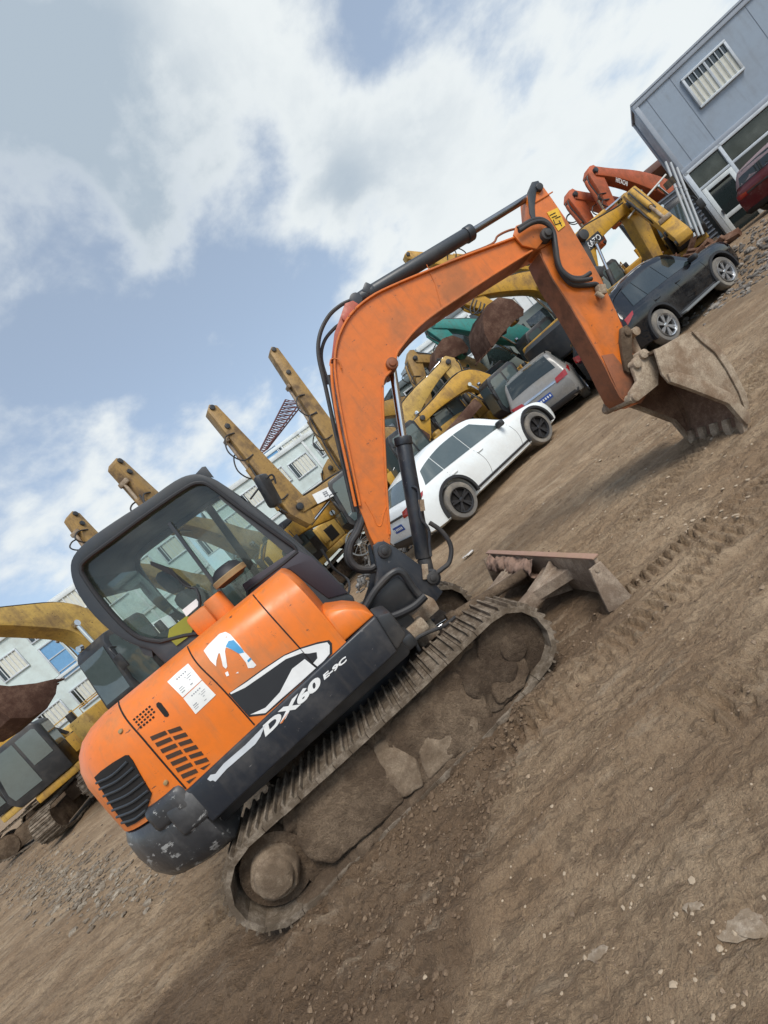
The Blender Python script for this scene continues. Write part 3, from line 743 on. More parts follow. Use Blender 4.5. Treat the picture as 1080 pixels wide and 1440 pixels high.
def Zr1(pts): return [(80 + x / 2.16, 620 + y / 2.16) for x, y in pts]           # the traced crops
def Zr4(pts): return [(80 + x / 4.32, 960 + y / 4.32) for x, y in pts]
def Zd(pts): return [(250 + x / 3.484, 860 + y / 3.484) for x, y in pts]

line_on('panel_gap', Zr1([(186, 778), (192, 810), (215, 850), (262, 905), (330, 985), (392, 1056)]), .005, M['darkhole'], hood)
line_on('panel_gap', Zr1([(393, 600), (400, 632), (430, 680), (500, 750), (600, 862)]), .0045, M['darkhole'], hood)
line_on('panel_gap', Zr1([(583, 452), (640, 520), (735, 626), (785, 685)]), .0045, M['darkhole'], hood)
# vent openings
slots = []
for k in range(8):
    ox, oy = 31 * k, 38.5 * k
    q = [(566 + ox, 328 + oy), (656 + ox, 291 + oy), (672 + ox, 312 + oy), (580 + ox, 351 + oy)]
    if k == 7: q = [(566 + ox + 4, 330 + oy), (630 + ox, 300 + oy), (586 + ox, 342 + oy)]
    slots.append(Zr4(q))
for k in range(7):
    ox, oy = 32 * k, 38 * k
    q = [(672 + ox, 289 + oy), (748 + ox, 263 + oy), (764 + ox, 285 + oy), (686 + ox, 309 + oy)]
    if k == 6: q = [(672 + ox + 6, 292 + oy), (740 + ox, 262 + oy), (700 + ox, 300 + oy)]
    slots.append(Zr4(q))
decal('vent_slots', slots, plain('vent_mesh', (.055, .030, .018), .8), hood)
holes = []
for i in range(6):
    for j in range(4):
        if (i, j) in ((5, 3),): continue
        cx, cy = 470 + 18.6 * i + 13.5 * j, 222 - 15.2 * i + 16.2 * j
        holes.append(Zr4([(cx - 8, cy + 1), (cx + 2, cy - 8), (cx + 9, cy), (cx - 1, cy + 9)]))
decal('vent_holes', holes, M['darkhole'], hood, sub=1)
capsule = [(605, 128), (618, 118), (634, 124), (676, 180), (682, 196), (672, 208), (656, 206), (608, 146)]
decal('latch_recess', [Zr4(capsule)], M['darkhole'], hood)
for x, y in ((390, 295), (663, 606)):
    h = hit(*Zr4([(x, y)])[0])
    if h:
        mb = MB(); mb.cyl(h[0] - h[1] * .005, h[0] + h[1] * .012, .016, .012, 14, .003); part('bolt', mb, M['tan'], hood)
# papers and stickers
pp = decal('paper_sheet', [Zd([(-2, 300), (52, 255), (118, 335), (25, 420), (-50, 345)]), Zd([(28, 424), (120, 338), (187, 408), (88, 502)])], M['paper'], hood, off=.003)
def frame_q(a, b, c, d, u, v):
    return (a[0] * (1 - u) * (1 - v) + b[0] * u * (1 - v) + c[0] * u * v + d[0] * (1 - u) * v, a[1] * (1 - u) * (1 - v) + b[1] * u * (1 - v) + c[1] * u * v + d[1] * (1 - u) * v)
inks = []
for quad in (Zd([(-50, 345), (52, 255), (118, 335), (25, 420)]), Zd([(28, 424), (120, 338), (187, 408), (88, 502)])):
    def bar(u0, u1, v0, v1): inks.append([frame_q(*quad, u0, v0), frame_q(*quad, u1, v0), frame_q(*quad, u1, v1), frame_q(*quad, u0, v1)])
    for k in range(5): bar(.30 + .1 * k, .355 + .1 * k, .17, .23)
    for r_, segs in ((.38, ((.55, .62), (.68, .86))), (.48, ((.6, .82),)), (.6, ((.12, .3), (.62, .7))), (.7, ((.1, .32),)), (.8, ((.1, .26), (.55, .66)))):
        for a, c in segs: bar(a, c, r_, r_ + .022)
decal('printed_lines', inks, M['ink'], pp, off=.0042, sub=1)
st = decal('torn_sticker', [Zd([(128, 192), (150, 165), (205, 110), (235, 100), (258, 112), (300, 160), (325, 195), (345, 215), (385, 262), (372, 275), (345, 277), (335, 250), (300, 205), (262, 185), (236, 175), (232, 195), (243, 270), (236, 280), (222, 268), (208, 205), (200, 205), (190, 240), (188, 268), (160, 240)])], M['white'], hood, off=.003)
decal('blue_flash', [Zd([(236, 172), (250, 145), (275, 140), (318, 185), (326, 200), (300, 206), (265, 186)]), Zd([(340, 240), (355, 225), (362, 232), (346, 248)])], M['blue'], st, off=.0042, sub=2)
decal('torn_scrap', [Zd([(232, 300), (245, 292), (252, 312), (240, 318)]), Zd([(284, 302), (296, 294), (298, 302)])], M['white'], hood, off=.003, sub=1)
outline = [(254, 400), (330, 345), (420, 280), (520, 215), (600, 180), (680, 155), (735, 145), (748, 160), (750, 208), (720, 245), (682, 280), (600, 350), (500, 440), (430, 500), (352, 510)]
cx_, cy_ = 470, 330
oo = [(cx_ + (x - cx_) * 1.025, cy_ + (y - cy_) * 1.03) for x, y in outline]
sw = decal('graphic_sticker', [Zd(oo)], M['mesh_black'], hood, off=.0025)
decal('white_band', [Zd([(256, 398), (330, 350), (420, 285), (520, 218), (602, 183), (614, 200), (530, 232), (420, 310), (330, 372), (262, 404)]),
                     Zd([(604, 183), (680, 160), (732, 150), (744, 165), (744, 206), (716, 240), (684, 268), (664, 252), (684, 228), (680, 198), (640, 205), (616, 204)]),
                     Zd([(356, 504), (430, 470), (500, 395), (560, 280), (622, 232), (676, 276), (600, 345), (500, 432), (430, 496)])], M['white'], sw, off=.0042)
# model lettering and stripe on the skirt (plane y = -0.95)
YS_ = -.95
def sk(px, py): return E3(px, py, YS_)
z3 = lambda x, y: (250 + x / 3.484, 860 + y / 3.484)
lt = MB()
def letters(body, p0, p1, ptop, **kw):
    a, c = sk(*z3(*p0)), sk(*z3(*p1)); h = (sk(*z3(*ptop)) - a); e = (c - a).normalized()
    up = Vector((-e.z, 0, e.x)); 
    return fit_text(body, a, c, up, h.dot(up), (0, -1, 0), **kw)
part('model_lettering', letters('DX60', (430, 614), (716, 352), (425, 548), shear=.22, offset=.055, extrude=.001), M['white'], skirt)
part('model_lettering', letters('E-9C', (718, 336), (836, 236), (713, 308), shear=.2, offset=.045, extrude=.001), M['white'], skirt)
decal('orange_slash', [[z3(500, 548), z3(540, 496), z3(530, 512), z3(512, 545)]], M['orange'], skirt, BVS, off=.0045, sub=1)
decal('pale_stripe', [[z3(*p) for p in ((145, 820), (160, 800), (185, 795), (200, 775), (225, 745), (330, 655), (428, 555), (405, 612), (380, 648), (300, 718), (240, 770), (185, 832), (172, 825), (160, 830))]], M['stripe'], skirt, BVS, off=.0035)

# rear grille on the tail corner
G = Zr4([(205, 560), (250, 515), (330, 460), (415, 415), (450, 415), (480, 445), (520, 520), (560, 590), (606, 665), (575, 760), (555, 830), (490, 875), (420, 915), (385, 860), (330, 780), (260, 660)])
gr = decal('rear_grille', [G], M['black'], hood, off=.004)
Gi = Zr4([(232, 572), (270, 535), (340, 485), (415, 440), (438, 440), (462, 470), (500, 540), (540, 610), (578, 672), (553, 750), (538, 810), (480, 850), (432, 872), (400, 830), (340, 750), (285, 660)])
decal('grille_opening', [Gi], M['darkhole'], gr, off=.006)
for a, c in (((250, 604), (432, 474)), ((268, 640), (470, 508)), ((292, 682), (505, 552)), ((318, 725), (535, 598)), ((345, 768), (560, 648)), ((372, 808), (562, 702)), ((402, 843), (545, 768))):
    bow = ((a[0] + c[0]) / 2 + 6, (a[1] + c[1]) / 2 + 14)
    line_on('grille_bar', Zr4([a, bow, c]), .008, M['cabgrey'], gr, k=5, off=.007)
decal('orange_lip', [Zr4([(440, 920), (470, 890), (552, 825), (556, 850), (500, 895), (455, 925)])], M['orange'], hood, off=.016)
# scuffed pad on the counterweight's corner
mb = MB(); mb.box((-1.395, -.90, .985), (.26, .10, .16), .04, (0, 0, -.10)); mb.box((-1.33, -.925, .90), (.20, .06, .2), .03)
part('corner_pad', mb, M['scuffed'], EX, ang=50)
# --- cab
YC0, YC1 = -.25, .90
outer = EL([(212, 915), (182, 905), (152, 886), (124, 858), (105, 828), (98, 802), (102, 782), (122, 760), (160, 733), (205, 704), (245, 676), (268, 667), (288, 668), (318, 684), (380, 733), (440, 785), (489, 835)], YC0)
outer = outer + [E(470, 842, YC0), (-.05, 1.15), (-1.05, 1.15)]
ocl = spl2(outer[:17], 3)
rear_low = outer[0]
full = ocl + [(.135, 1.12), (.10, 1.05), (-1.12, 1.05), (-1.16, 1.5)]
inner_px = [(226, 902), (196, 896), (170, 876), (140, 842), (118, 810), (115, 800), (120, 788), (160, 758), (210, 721), (260, 687), (280, 679), (298, 685), (345, 720), (412, 768), (418, 776), (400, 791), (348, 830)]
inner = spl2(EL(inner_px[:14], YC0), 3) + EL(inner_px[14:], YC0) + [(-.55, 1.44), E(260, 893, YC0)]
def ring_frame(mb, out, inn, y0, y1, bev=.012):
    """flat frame between an outer and an inner outline (opening cut through)"""
    b = bmesh.new(); 
    vo = [b.verts.new((x, y0, z)) for x, z in out]; vi = [b.verts.new((x, y0, z)) for x, z in inn]
    eo = [b.edges.new((vo[i], vo[(i + 1) % len(vo)])) for i in range(len(vo))]; ei = [b.edges.new((vi[i], vi[(i + 1) % len(vi)])) for i in range(len(vi))]
    bmesh.ops.triangle_fill(b, use_beauty=True, use_dissolve=False, edges=eo + ei)
    # drop faces that filled the opening
    def inside(p, poly):
        c = False; n = len(poly)
        for i in range(n):
            x0, z0 = poly[i]; x1, z1 = poly[(i + 1) % n]
            if (z0 > p[1]) != (z1 > p[1]) and p[0] < (x1 - x0) * (p[1] - z0) / (z1 - z0) + x0: c = not c
        return c
    kill = [f for f in b.faces if inside((f.calc_center_median().x, f.calc_center_median().z), inn)]
    if kill: bmesh.ops.delete(b, geom=kill, context='FACES_ONLY')
    r = bmesh.ops.extrude_face_region(b, geom=b.faces[:])
    bmesh.ops.translate(b, vec=(0, y1 - y0, 0), verts=[v for v in r['geom'] if isinstance(v, bmesh.types.BMVert)])
    bmesh.ops.recalc_face_normals(b, faces=b.faces); bevel_bm(b, bev, 2, 40)
    mb.add(b)
def inset2(pts, d):
    n = len(pts); A = sum(pts[i][0] * pts[(i + 1) % n][1] - pts[(i + 1) % n][0] * pts[i][1] for i in range(n))
    s = 1 if A > 0 else -1; out = []
    for i in range(n):
        p, q, r = Vector(pts[i - 1]), Vector(pts[i]), Vector(pts[(i + 1) % n])
        a, b = (q - p), (r - q)
        if a.length < 1e-6 or b.length < 1e-6: out.append(tuple(q)); continue
        na, nb = Vector((-a.y, a.x)).normalized() * s, Vector((-b.y, b.x)).normalized() * s
        nn = (na + nb)
        if nn.length < .2: nn = na
        nn.normalize(); out.append(tuple(q + nn * d / max(.5, nn.dot(na))))
    return out
mb = MB()
ring_frame(mb, full, inner, YC0, YC0 + .07, .016)
ring_frame(mb, full, inset2(inner, .0), YC1 - .06, YC1, .012)
# the skin that joins the two sides: roof, back edge, front pillar
for i0, i1, th in ((0, len(ocl), .045),):
    seg = ocl; 
    def strip(s, ya, yb):
        ins = inset2(s + [(s[-1][0] - .3, s[-1][1] - .3), (s[0][0] + .5, s[0][1])], .045)[:len(s)]
        rings = []
        for k in range(len(s)):
            o, n_ = s[k], ins[k]
            rings.append([Vector((o[0], ya, o[1])), Vector((o[0], yb, o[1])), Vector((n_[0], yb, n_[1])), Vector((n_[0], ya, n_[1]))])
        mb.loft(rings)
    zt = max(p[1] for p in seg)
    roof = [p for p in seg if p[1] > 2.30]
    strip(roof, YC0 + .02, YC1 - .02)
    low = [p for p in seg[:len(seg) // 2] if p[1] < 1.85]
    if len(low) > 1: strip(low, YC0 + .02, YC1 - .02)
cab = part('cab', mb, M['cabgrey'], EX, ang=40)
mb = MB(); cx = E(286, 664, YC0)
mb.prism(EL([(272, 668), (283, 656), (288, 655), (300, 671)], YC0), YC0 + .02, YC0 + .032, .003); part('lifting_eye', mb, M['cabgrey'], cab)
# rubber seal round the side window
mb = MB(); mb.tube([Vector((x, YC0 - .004, z)) for x, z in inner] + [Vector((inner[0][0], YC0 - .004, inner[0][1]))], .016, 8, False); part('window_seal', mb, M['rubber'], cab)
def pane_of(pts3):
    mb = MB(); mb.bm.faces.new([mb.bm.verts.new(p) for p in pts3]); mb.bm.normal_update(); return mb
mb = pane_of([(x, YC0 + .03, z) for x, z in inset2(inner, -.012)]); part('side_window', mb, M['glass'], cab)
mb = pane_of([(x, YC1 - .03, z) for x, z in inset2(inner, -.012)]); part('side_window', mb, M['glass2'], cab)
# division bar of the near window and the far door post
mb = MB(); p0, p1 = E3(237, 735, YC0), E3(330, 860, YC0); d = (p1 - p0).normalized(); n = Vector((-d.z, 0, d.x)) * .012
mb.loft([[p0 - n, p0 + n, p0 + n + Vector((0, .03, 0)), p0 - n + Vector((0, .03, 0))], [p1 - n, p1 + n, p1 + n + Vector((0, .03, 0)), p1 - n + Vector((0, .03, 0))]]); part('window_divider', mb, M['cabgrey'], cab)
mb = MB(); mb.box((-.42, YC1 - .045, 1.95), (.07, .05, 1.15), .012, (0, R(4), 0)); part('door_post', mb, M['black'], cab)
# front and rear glass
fr_top, fr_bot = E(318, 690, YC0), E(470, 818, YC0)
mb = pane_of([(fr_top[0] - .02, YC0 + .07, fr_top[1]), (fr_top[0] - .02, YC1 - .06, fr_top[1]), (fr_bot[0] - .03, YC1 - .06, fr_bot[1]), (fr_bot[0] - .03, YC0 + .07, fr_bot[1])])
part('windscreen', mb, M['glass'], cab)
for y in (YC0 + .035, YC1 - .03):
    mb = MB(); mb.loft([[Vector((x + dx, y + dy, z)) for dx, dy in ((-.075, -.03), (0, -.03), (0, .03), (-.075, .03))] for x, z in (fr_top, ((fr_top[0] + fr_bot[0]) / 2 + .004, (fr_top[1] + fr_bot[1]) / 2), fr_bot)]); part('front_pillar', mb, M['cabgrey'], cab)
rr_ = [E(110, 818, YC0), E(178, 895, YC0)]
mb = pane_of([(rr_[0][0] + .03, YC0 + .07, rr_[0][1]), (rr_[0][0] + .03, YC1 - .06, rr_[0][1]), (rr_[1][0] + .03, YC1 - .06, rr_[1][1]), (rr_[1][0] + .03, YC0 + .07, rr_[1][1])]); part('rear_window', mb, M['glass2'], cab)
mb = MB(); mb.box((-.52, .33, 1.10), (1.25, 1.1, .10), .02).box((-1.02, .33, 1.28), (.12, 1.1, .36), .03).box((.03, .33, 1.24), (.10, 1.12, .28), .02); part('cab_floor', mb, M['black'], cab)
# lower front panel of the near side
mb = MB(); mb.prism(EL([(415, 772), (440, 784), (490, 834), (462, 842), (406, 800), (345, 832), (340, 822)], YC0 - .012), YC0 - .012, YC0 + .02, .008); part('side_panel', mb, M['purple'], cab)
# seat and controls
mb = MB(); mb.box((-.62, .33, 1.36), (.50, .50, .14), .05, (0, R(-5), 0)).box((-.86, .33, 1.70), (.14, .48, .60), .06, (0, R(-10), 0)).box((-.60, .33, 1.24), (.36, .4, .14), .03)
seat = part('driver_seat', mb, M['seat'], cab)
mb = MB(); mb.box((-.935, .33, 2.12), (.11, .28, .22), .05, (0, R(-8), 0)); part('headrest', mb, M['seat'], seat)
for y in (.02, .64):
    mb = MB(); mb.box((-.45, y, 1.50), (.55, .12, .10), .035, (0, R(-6), 0)).box((-.5, y, 1.40), (.3, .1, .16), .03); cs_ = part('control_console', mb, M['seatgrey'], cab)
    mb = MB(); mb.tube([(-.26, y, 1.53), (-.23, y, 1.62), (-.25, y, 1.70)], .012, 8).box((-.255, y, 1.745), (.05, .05, .11), .02); part('joystick', mb, M['rubber'], cs_)
mb = MB(); mb.box((-.05, .05, 1.62), (.10, .22, .22), .03, (0, R(12), 0)); part('instrument_panel', mb, M['seatgrey'], cab)
mb = MB()
for y in (.24, .42): mb.tube([(-.12, y, 1.15), (-.10, y, 1.45), (-.16, y, 1.62)], .013, 8).box((-.165, y, 1.65), (.04, .04, .10), .015)
part('travel_levers', mb, M['rubber'], cab)
# things that stand on the hood beside the near window
mb = MB(); p = E3(300, 842, -.42); mb.cyl((p.x, -.42, 1.55), (p.x, -.42, 1.78), .075, .07, 24, .01).box((p.x - .14, -.38, 1.69), (.16, .2, .16), .03)
part('intake_duct', mb, M['orange'], hood)
p = E3(318, 803, -.42)
mb = MB(); mb.lathe([(.0, .0), (.085, .0), (.115, .02), (.12, .06), (.10, .10), (.06, .125), (0, .13)], 28, Matrix.Translation((p.x, -.42, p.z - .08)) @ Matrix.Rotation(R(90), 4, 'X')); pc = part('air_precleaner', mb, M['rubber'], hood)
mb = MB(); mb.lathe([(.118, .018), (.126, .02), (.128, .055), (.118, .062)], 28, Matrix.Translation((p.x, -.42, p.z - .08)) @ Matrix.Rotation(R(90), 4, 'X')); part('cleaner_band', mb, M['tan'], pc)
a, b_, c_, d_ = E3(278, 872, -.34), E3(281, 845, -.34), E3(276, 828, -.32), E3(240, 800, -.30)
mb = MB(); mb.tube([a, b_, c_], .011, 8).tube([c_, E3(258, 822, -.31), d_], .008, 8); mb.box(a, (.07, .07, .06), .02)
wp = part('wiper', mb, M['rubber'], cab)
mb = MB(); mb.loft([[q + Vector((dx, dy, dz)) for dx, dy, dz in ((-.006, -.01, -r_), (-.006, .02, -r_), (.006, .02, r_), (.006, -.01, r_))] for q, r_ in ((E3(212, 792, -.28), .012), (E3(238, 803, -.28), .03), (E3(268, 826, -.29), .012))]); part('wiper_blade', mb, M['rubber'], wp)
decal('plate_sticker', [[(256, 858), (276, 842), (281, 850), (262, 867)]], M['white'], cab, BVHTree.FromPolygons([(-1.2, -.262, 1.3), (.1, -.262, 1.3), (.1, -.262, 2.6), (-1.2, -.262, 2.6)], [(0, 1, 2, 3)]), off=.001, sub=0)
mb = MB(); q = EL([(238, 885), (262, 866), (276, 872), (268, 893), (248, 908), (236, 896)], YC0 - .01); mb.prism(q, YC0 - .012, YC0 - .004); part('window_sticker', mb, M['lime'], cab)
# mirror on the far front pillar
mp = at(0, 0, 1)
m0 = E3(395, 690, 1.0); mb = MB(); mb.tube([E3(352, 702, YC1), E3(380, 668, 1.0), E3(388, 680, 1.0)], .010, 8); mr_ = part('mirror', mb, M['rubber'], cab)
mb = MB(); mb.box(E3(377, 690, 1.0), (.10, .22, .36), .045, (0, R(12), R(-25))); part('mirror_head', mb, M['black'], mr_)
# grab rail ahead of the cab
mb = MB(); mb.tube([E3(452, 772, YC1), E3(470, 800, YC1), E3(489, 815, YC1), E3(491, 830, .6), E3(486, 840, .5)], .012, 8); part('grab_rail', mb, M['rubber'], cab)

# --- swing bracket, boom and cylinders
YB = .14
brk = EL([(524, 768), (531, 762), (540, 761), (552, 768), (570, 780), (598, 800), (612, 822), (622, 832), (612, 846), (585, 862), (540, 872), (512, 868), (526, 830), (530, 800)], -.17)
mb = MB()
for y0, y1 in ((-.19, -.145), (.145, .19)): mb.prism(brk, y0, y1, .006)
mb.prism(EL([(530, 838), (560, 838), (610, 846), (585, 868), (540, 876), (515, 868)], 0), -.14, .14, .01)
bk = part('boom_bracket', mb, M['navy'], EX)
for px, py, r in ((540, 775, .055), (607, 812, .05)):
    p = E(px, py, -.17); mb = MB(); mb.cyl((p[0], -.215, p[1]), (p[0], .215, p[1]), r, seg=24, bev=.008).cyl((p[0], -.225, p[1]), (p[0], .225, p[1]), r * .5, seg=18, bev=.004); part('pivot_pin', mb, M['black'], bk)
mb = MB(); p = E3(598, 804, -.2); mb.box(p, (.05, .02, .12), .006, (0, R(35), 0)); part('pin_lock', mb, M['bucket'], bk)
# step with its looped guard
mb = MB(); mb.tube([E3(510, 862, -.42), E3(530, 828, -.42), E3(552, 806, -.42), E3(566, 806, -.42), E3(580, 826, -.42), E3(590, 838, -.42)], .028, 10)
mb.prism(EL([(515, 858), (545, 818), (560, 810), (578, 828), (590, 842), (565, 858), (535, 866)], -.40), -.40, -.385, .004); part('front_guard', mb, M['black'], EX)
mb = MB(); mb.tube([E3(520, 867, -.45), E3(548, 868, -.45), E3(580, 854, -.45), E3(598, 838, -.45)], .03, 10); part('guard_lip', mb, M['rubber'], EX)
mb = MB()
mb.prism(EL([(598, 836), (610, 842), (618, 856), (600, 872), (575, 890), (560, 880), (590, 856)], -.3), -.32, -.05, .012)
mb.prism(EL([(560, 868), (585, 868), (570, 905), (560, 915), (555, 890)], -.3), -.34, -.2, .012).box((.30, -.1, .66), (.24, .7, .10), .02).box((.38, .0, .56), (.2, .5, .2), .03)
part('swing_bracket', mb, M['bucket'], EX)
mb = MB(); mb.tube([E3(590, 915, -.5), E3(585, 900, -.5), E3(600, 890, -.5), E3(625, 880, -.45), E3(640, 868, -.3)], .014, 8).tube([E3(560, 905, -.35), E3(580, 880, -.3), E3(610, 872, -.2)], .014, 8); part('blade_hose', mb, M['hose'], EX)

NB = -YB
up_px = [(505, 712), (492, 650), (481, 595), (472, 545), (469, 505), (476, 470), (493, 440), (518, 418), (548, 402), (600, 380), (660, 356), (720, 334), (748, 322), (758, 318)]
lo_px = [(750, 353), (700, 384), (650, 417), (610, 444), (586, 464), (570, 483), (560, 497), (557, 510), (550, 523), (541, 535), (540, 560), (542, 620), (546, 700), (550, 752)]
upl, lol = spl2(EL(up_px, NB), 3), spl2(EL(lo_px, NB), 3)
foot = EL([(548, 768), (540, 784), (531, 780), (528, 765)], NB)
bprof = foot[::-1] + upl[0:0]
prof = EL([(528, 768), (521, 755)], NB) + upl + EL([(768, 315), (778, 325), (776, 340), (765, 346)], NB) + lol + EL([(549, 770), (541, 786), (532, 782)], NB)
mb = MB(); mb.prism(prof, -YB + .012, YB - .012, .0)
# flanges along the upper and the lower edge
def ribbon(line, w, t, y0, y1, mb, inward):
    n = len(line); rings = []
    for i in range(n):
        a, b = Vector(line[max(i - 1, 0)]), Vector(line[min(i + 1, n - 1)]); d = (b - a).normalized(); nn = Vector((-d.y, d.x)) * inward
        p = Vector(line[i]); q = p + nn * t
        rings.append([Vector((p.x, y0, p.y)), Vector((q.x, y0, q.y)), Vector((q.x, y1, q.y)), Vector((p.x, y1, p.y))])
    mb.loft(rings)
ribbon(upl, 0, .018, -YB - .012, YB + .012, mb, -1); ribbon(lol, 0, .018, -YB - .008, YB + .008, mb, -1)
bevel_bm(mb.bm, .004, 1, 40)
boom = part('boom', mb, M['boom_orange'], EX, ang=30)
mb = MB(); mb.prism(EL([(466, 505), (470, 470), (478, 448), (485, 428), (496, 424), (506, 430), (500, 445), (484, 470), (474, 505)], -.07), -.09, .09, .006)
mb.cyl((E(486, 449, -.07)[0], -.115, E(486, 449, -.07)[1]), (E(486, 449, -.07)[0], .115, E(486, 449, -.07)[1]), .035, seg=20, bev=.006); part('cylinder_lug', mb, paint('boom_red_primer', (.42, .09, .05), .5, (.2, .08, .05), .6, 5), boom)
p = E(551, 512, NB); mb = MB(); mb.cyl((p[0], -YB - .03, p[1]), (p[0], YB + .03, p[1]), .05, seg=24, bev=.008).cyl((p[0], -YB - .045, p[1]), (p[0], YB + .045, p[1]), .03, seg=18, bev=.005); part('boom_pin', mb, M['arm_brown'], boom)
# weld seam lines
mb = MB(); mb.tube([E3(513, 705, NB - .002 + .014), E3(524, 724, NB + .012), E3(530, 738, NB + .012), E3(536, 738, NB + .012), E3(540, 722, NB + .012), E3(546, 705, NB + .012)], .005, 6); part('weld_seam', mb, M['boom_orange'], boom)
mb = MB(); mb.tube([E3(600, 372, NB + .0), E3(612, 400, NB + .012), E3(622, 437, NB + .01)], .0035, 6, False); part('weld_seam', mb, M['boom_orange'], boom)
# hoses on the boom's back
mb = MB(); mb.tube([E3(x, y, -.10) for x, y in ((503, 720), (488, 655), (476, 600), (466, 545), (462, 528))], .016, 8).tube([E3(x, y, -.05) for x, y in ((498, 720), (484, 660), (470, 600), (458, 545), (448, 500), (450, 470), (462, 445), (478, 430), (492, 423))], .017, 8).tube([E3(x, y, -.0) for x, y in ((462, 540), (452, 505), (456, 480), (470, 462), (480, 455))], .015, 8)
part('boom_hose', mb, M['hose'], boom)
mb = MB(); mb.tube([E3(x, y, -.15) for x, y in ((464, 514), (466, 505), (476, 506), (480, 518))], .006, 6).tube([E3(x, y, -YB - .01) for x, y in ((500, 712), (488, 655), (476, 598), (468, 545), (466, 512))], .012, 8); part('hose_clamp', mb, M['boom_orange'], boom)
mb = MB(); mb.tube([E3(x, y, -.10) for x, y in ((508, 700), (512, 720), (505, 745), (494, 765), (492, 785), (503, 798), (520, 800), (528, 796))], .026, 10).tube([E3(x, y, .0) for x, y in ((504, 705), (506, 730), (498, 750), (488, 770), (490, 790), (505, 802), (530, 802))], .024, 10).tube([E3(x, y, -.14) for x, y in ((604, 735), (622, 748), (634, 768), (632, 790), (622, 800), (614, 806))], .019, 10)
part('boom_hose', mb, M['hose'], boom)
mb = MB(); mb.tube([E3(x, y, -.10) for x, y in ((600, 384), (640, 364), (690, 344), (700, 332), (716, 324), (734, 320), (745, 314))], .010, 8); part('steel_pipe', mb, M['arm_brown'], boom)
mb = MB(); mb.prism(EL([(722, 330), (726, 317), (745, 310), (770, 308), (775, 325), (755, 350), (735, 345)], -YB - .02), -YB - .02, -YB, .005); part('boom_end_plate', mb, M['boom_orange'], boom); mb = MB(); mb.prism(EL([(722, 330), (726, 317), (745, 310), (770, 308), (775, 325), (755, 350), (735, 345)], YB), YB, YB + .02, .005); part('boom_end_plate', mb, M['boom_orange'], boom)
p = E(767, 332, -.16); mb = MB(); mb.cyl((p[0], -.20, p[1]), (p[0], .20, p[1]), .055, seg=24, bev=.008).cyl((p[0], -.22, p[1]), (p[0], .22, p[1]), .032, seg=18, bev=.004); part('arm_pin', mb, M['black'], boom)
# boom cylinder
a, b_, c_ = E3(551, 512, 0), E3(567, 617, 0), E3(604, 812, 0)
d = (c_ - a).normalized()
mb = MB(); mb.cyl(a, b_ + d * .1, .032, seg=24); mb.cyl(a - Vector((0, .07, 0)), a + Vector((0, .07, 0)), .055, seg=20); part('boom_cylinder_rod', mb, M['chrome'], EX)
q0 = E3(566, 615, 0); q1 = E3(596, 785, 0)
mb = MB(); mb.cyl(q0, q1, .068, seg=28, bev=.006).cyl(q0, q0 + (q1 - q0).normalized() * .07, .078, seg=28, bev=.006).cyl(q1, c_, .06, .05, 20, .006).cyl(c_ - Vector((0, .09, 0)), c_ + Vector((0, .09, 0)), .075, seg=22, bev=.008)
mb.tube([E3(x, y, -.075) for x, y in ((579, 684), (588, 690), (590, 712), (593, 730), (603, 745), (604, 765), (606, 782))], .012, 8)
bc = part('boom_cylinder', mb, M['navy'], EX)
mb = MB(); mb.prism(EL([(588, 703), (596, 702), (598, 718), (591, 719)], -.085), -.086, -.078); part('cylinder_label', mb, M['bucket'], bc)
# arm cylinder
a, m_, e_ = E3(490, 440, 0), E3(662, 327, 0), E3(750, 273, 0)
a2 = E3(520, 413, 0)
d = (m_ - a).normalized()
mb = MB(); mb.cyl(a2, m_, .062, seg=28, bev=.006).cyl(m_ - d * .06, m_ + d * .01, .070, seg=28, bev=.006).cyl(E3(506, 420, 0), a2 + d * .04, .052, .064, 24, .006).cyl(E3(500, 424, 0) - Vector((0, .05, 0)), E3(500, 424, 0) + Vector((0, .05, 0)), .055, seg=20, bev=.006)
mb.box(E3(516, 408, -.02), (.09, .08, .07), .012, (0, R(-30), 0)); part('arm_cylinder', mb, M['cabgrey'], EX)
mb = MB(); mb.cyl(m_, e_, .031, seg=24); part('arm_cylinder_rod', mb, plain('dull_rod', (.22, .23, .24), .3, 1.0), EX)

# --- arm
YA = .105
arm_px = [(746, 268), (749, 259), (757, 257), (765, 263), (778, 281), (800, 313), (822, 350), (845, 390), (868, 440), (885, 482), (893, 503), (896, 528), (905, 545), (909, 556), (901, 566), (886, 566), (872, 556), (850, 512), (826, 470), (800, 425), (778, 392), (764, 364), (757, 342), (750, 312)]
mb = MB(); mb.prism(EL(arm_px, -YA), -YA, YA, .008)
arm = part('arm', mb, M['boom_orange'], EX)
# darker brown plate under the arm, 3 mm proud of the machine side face
lo = EL([(760, 356), (778, 393), (800, 426), (826, 471), (850, 513), (872, 557), (886, 568)], -YA)
mb = MB(); ribbon(spl2(lo, 2), 0, .012, -YA - .003, YA + .003, mb, -1); part('arm_under_plate', mb, M['arm_brown'], arm)
mb = MB(); mb.prism(EL([(846, 500), (862, 497), (880, 520), (893, 528), (905, 545), (909, 556), (901, 567), (886, 567), (872, 557)], -YA - .004), -YA - .006, -YA + .004, .002); part('worn_arm_end', mb, M['arm_brown'], arm)
mb = MB(); mb.prism(EL([(745, 300), (742, 270), (748, 256), (757, 254), (762, 262), (754, 270), (752, 290), (754, 320)], -YA - .012), -YA - .014, -YA, .003); part('arm_ear', mb, M['cabgrey'], arm); mb = MB(); mb.prism(EL([(745, 300), (742, 270), (748, 256), (757, 254), (762, 262), (754, 270), (752, 290), (754, 320)], YA), YA, YA + .014, .003); part('arm_ear', mb, M['cabgrey'], arm)
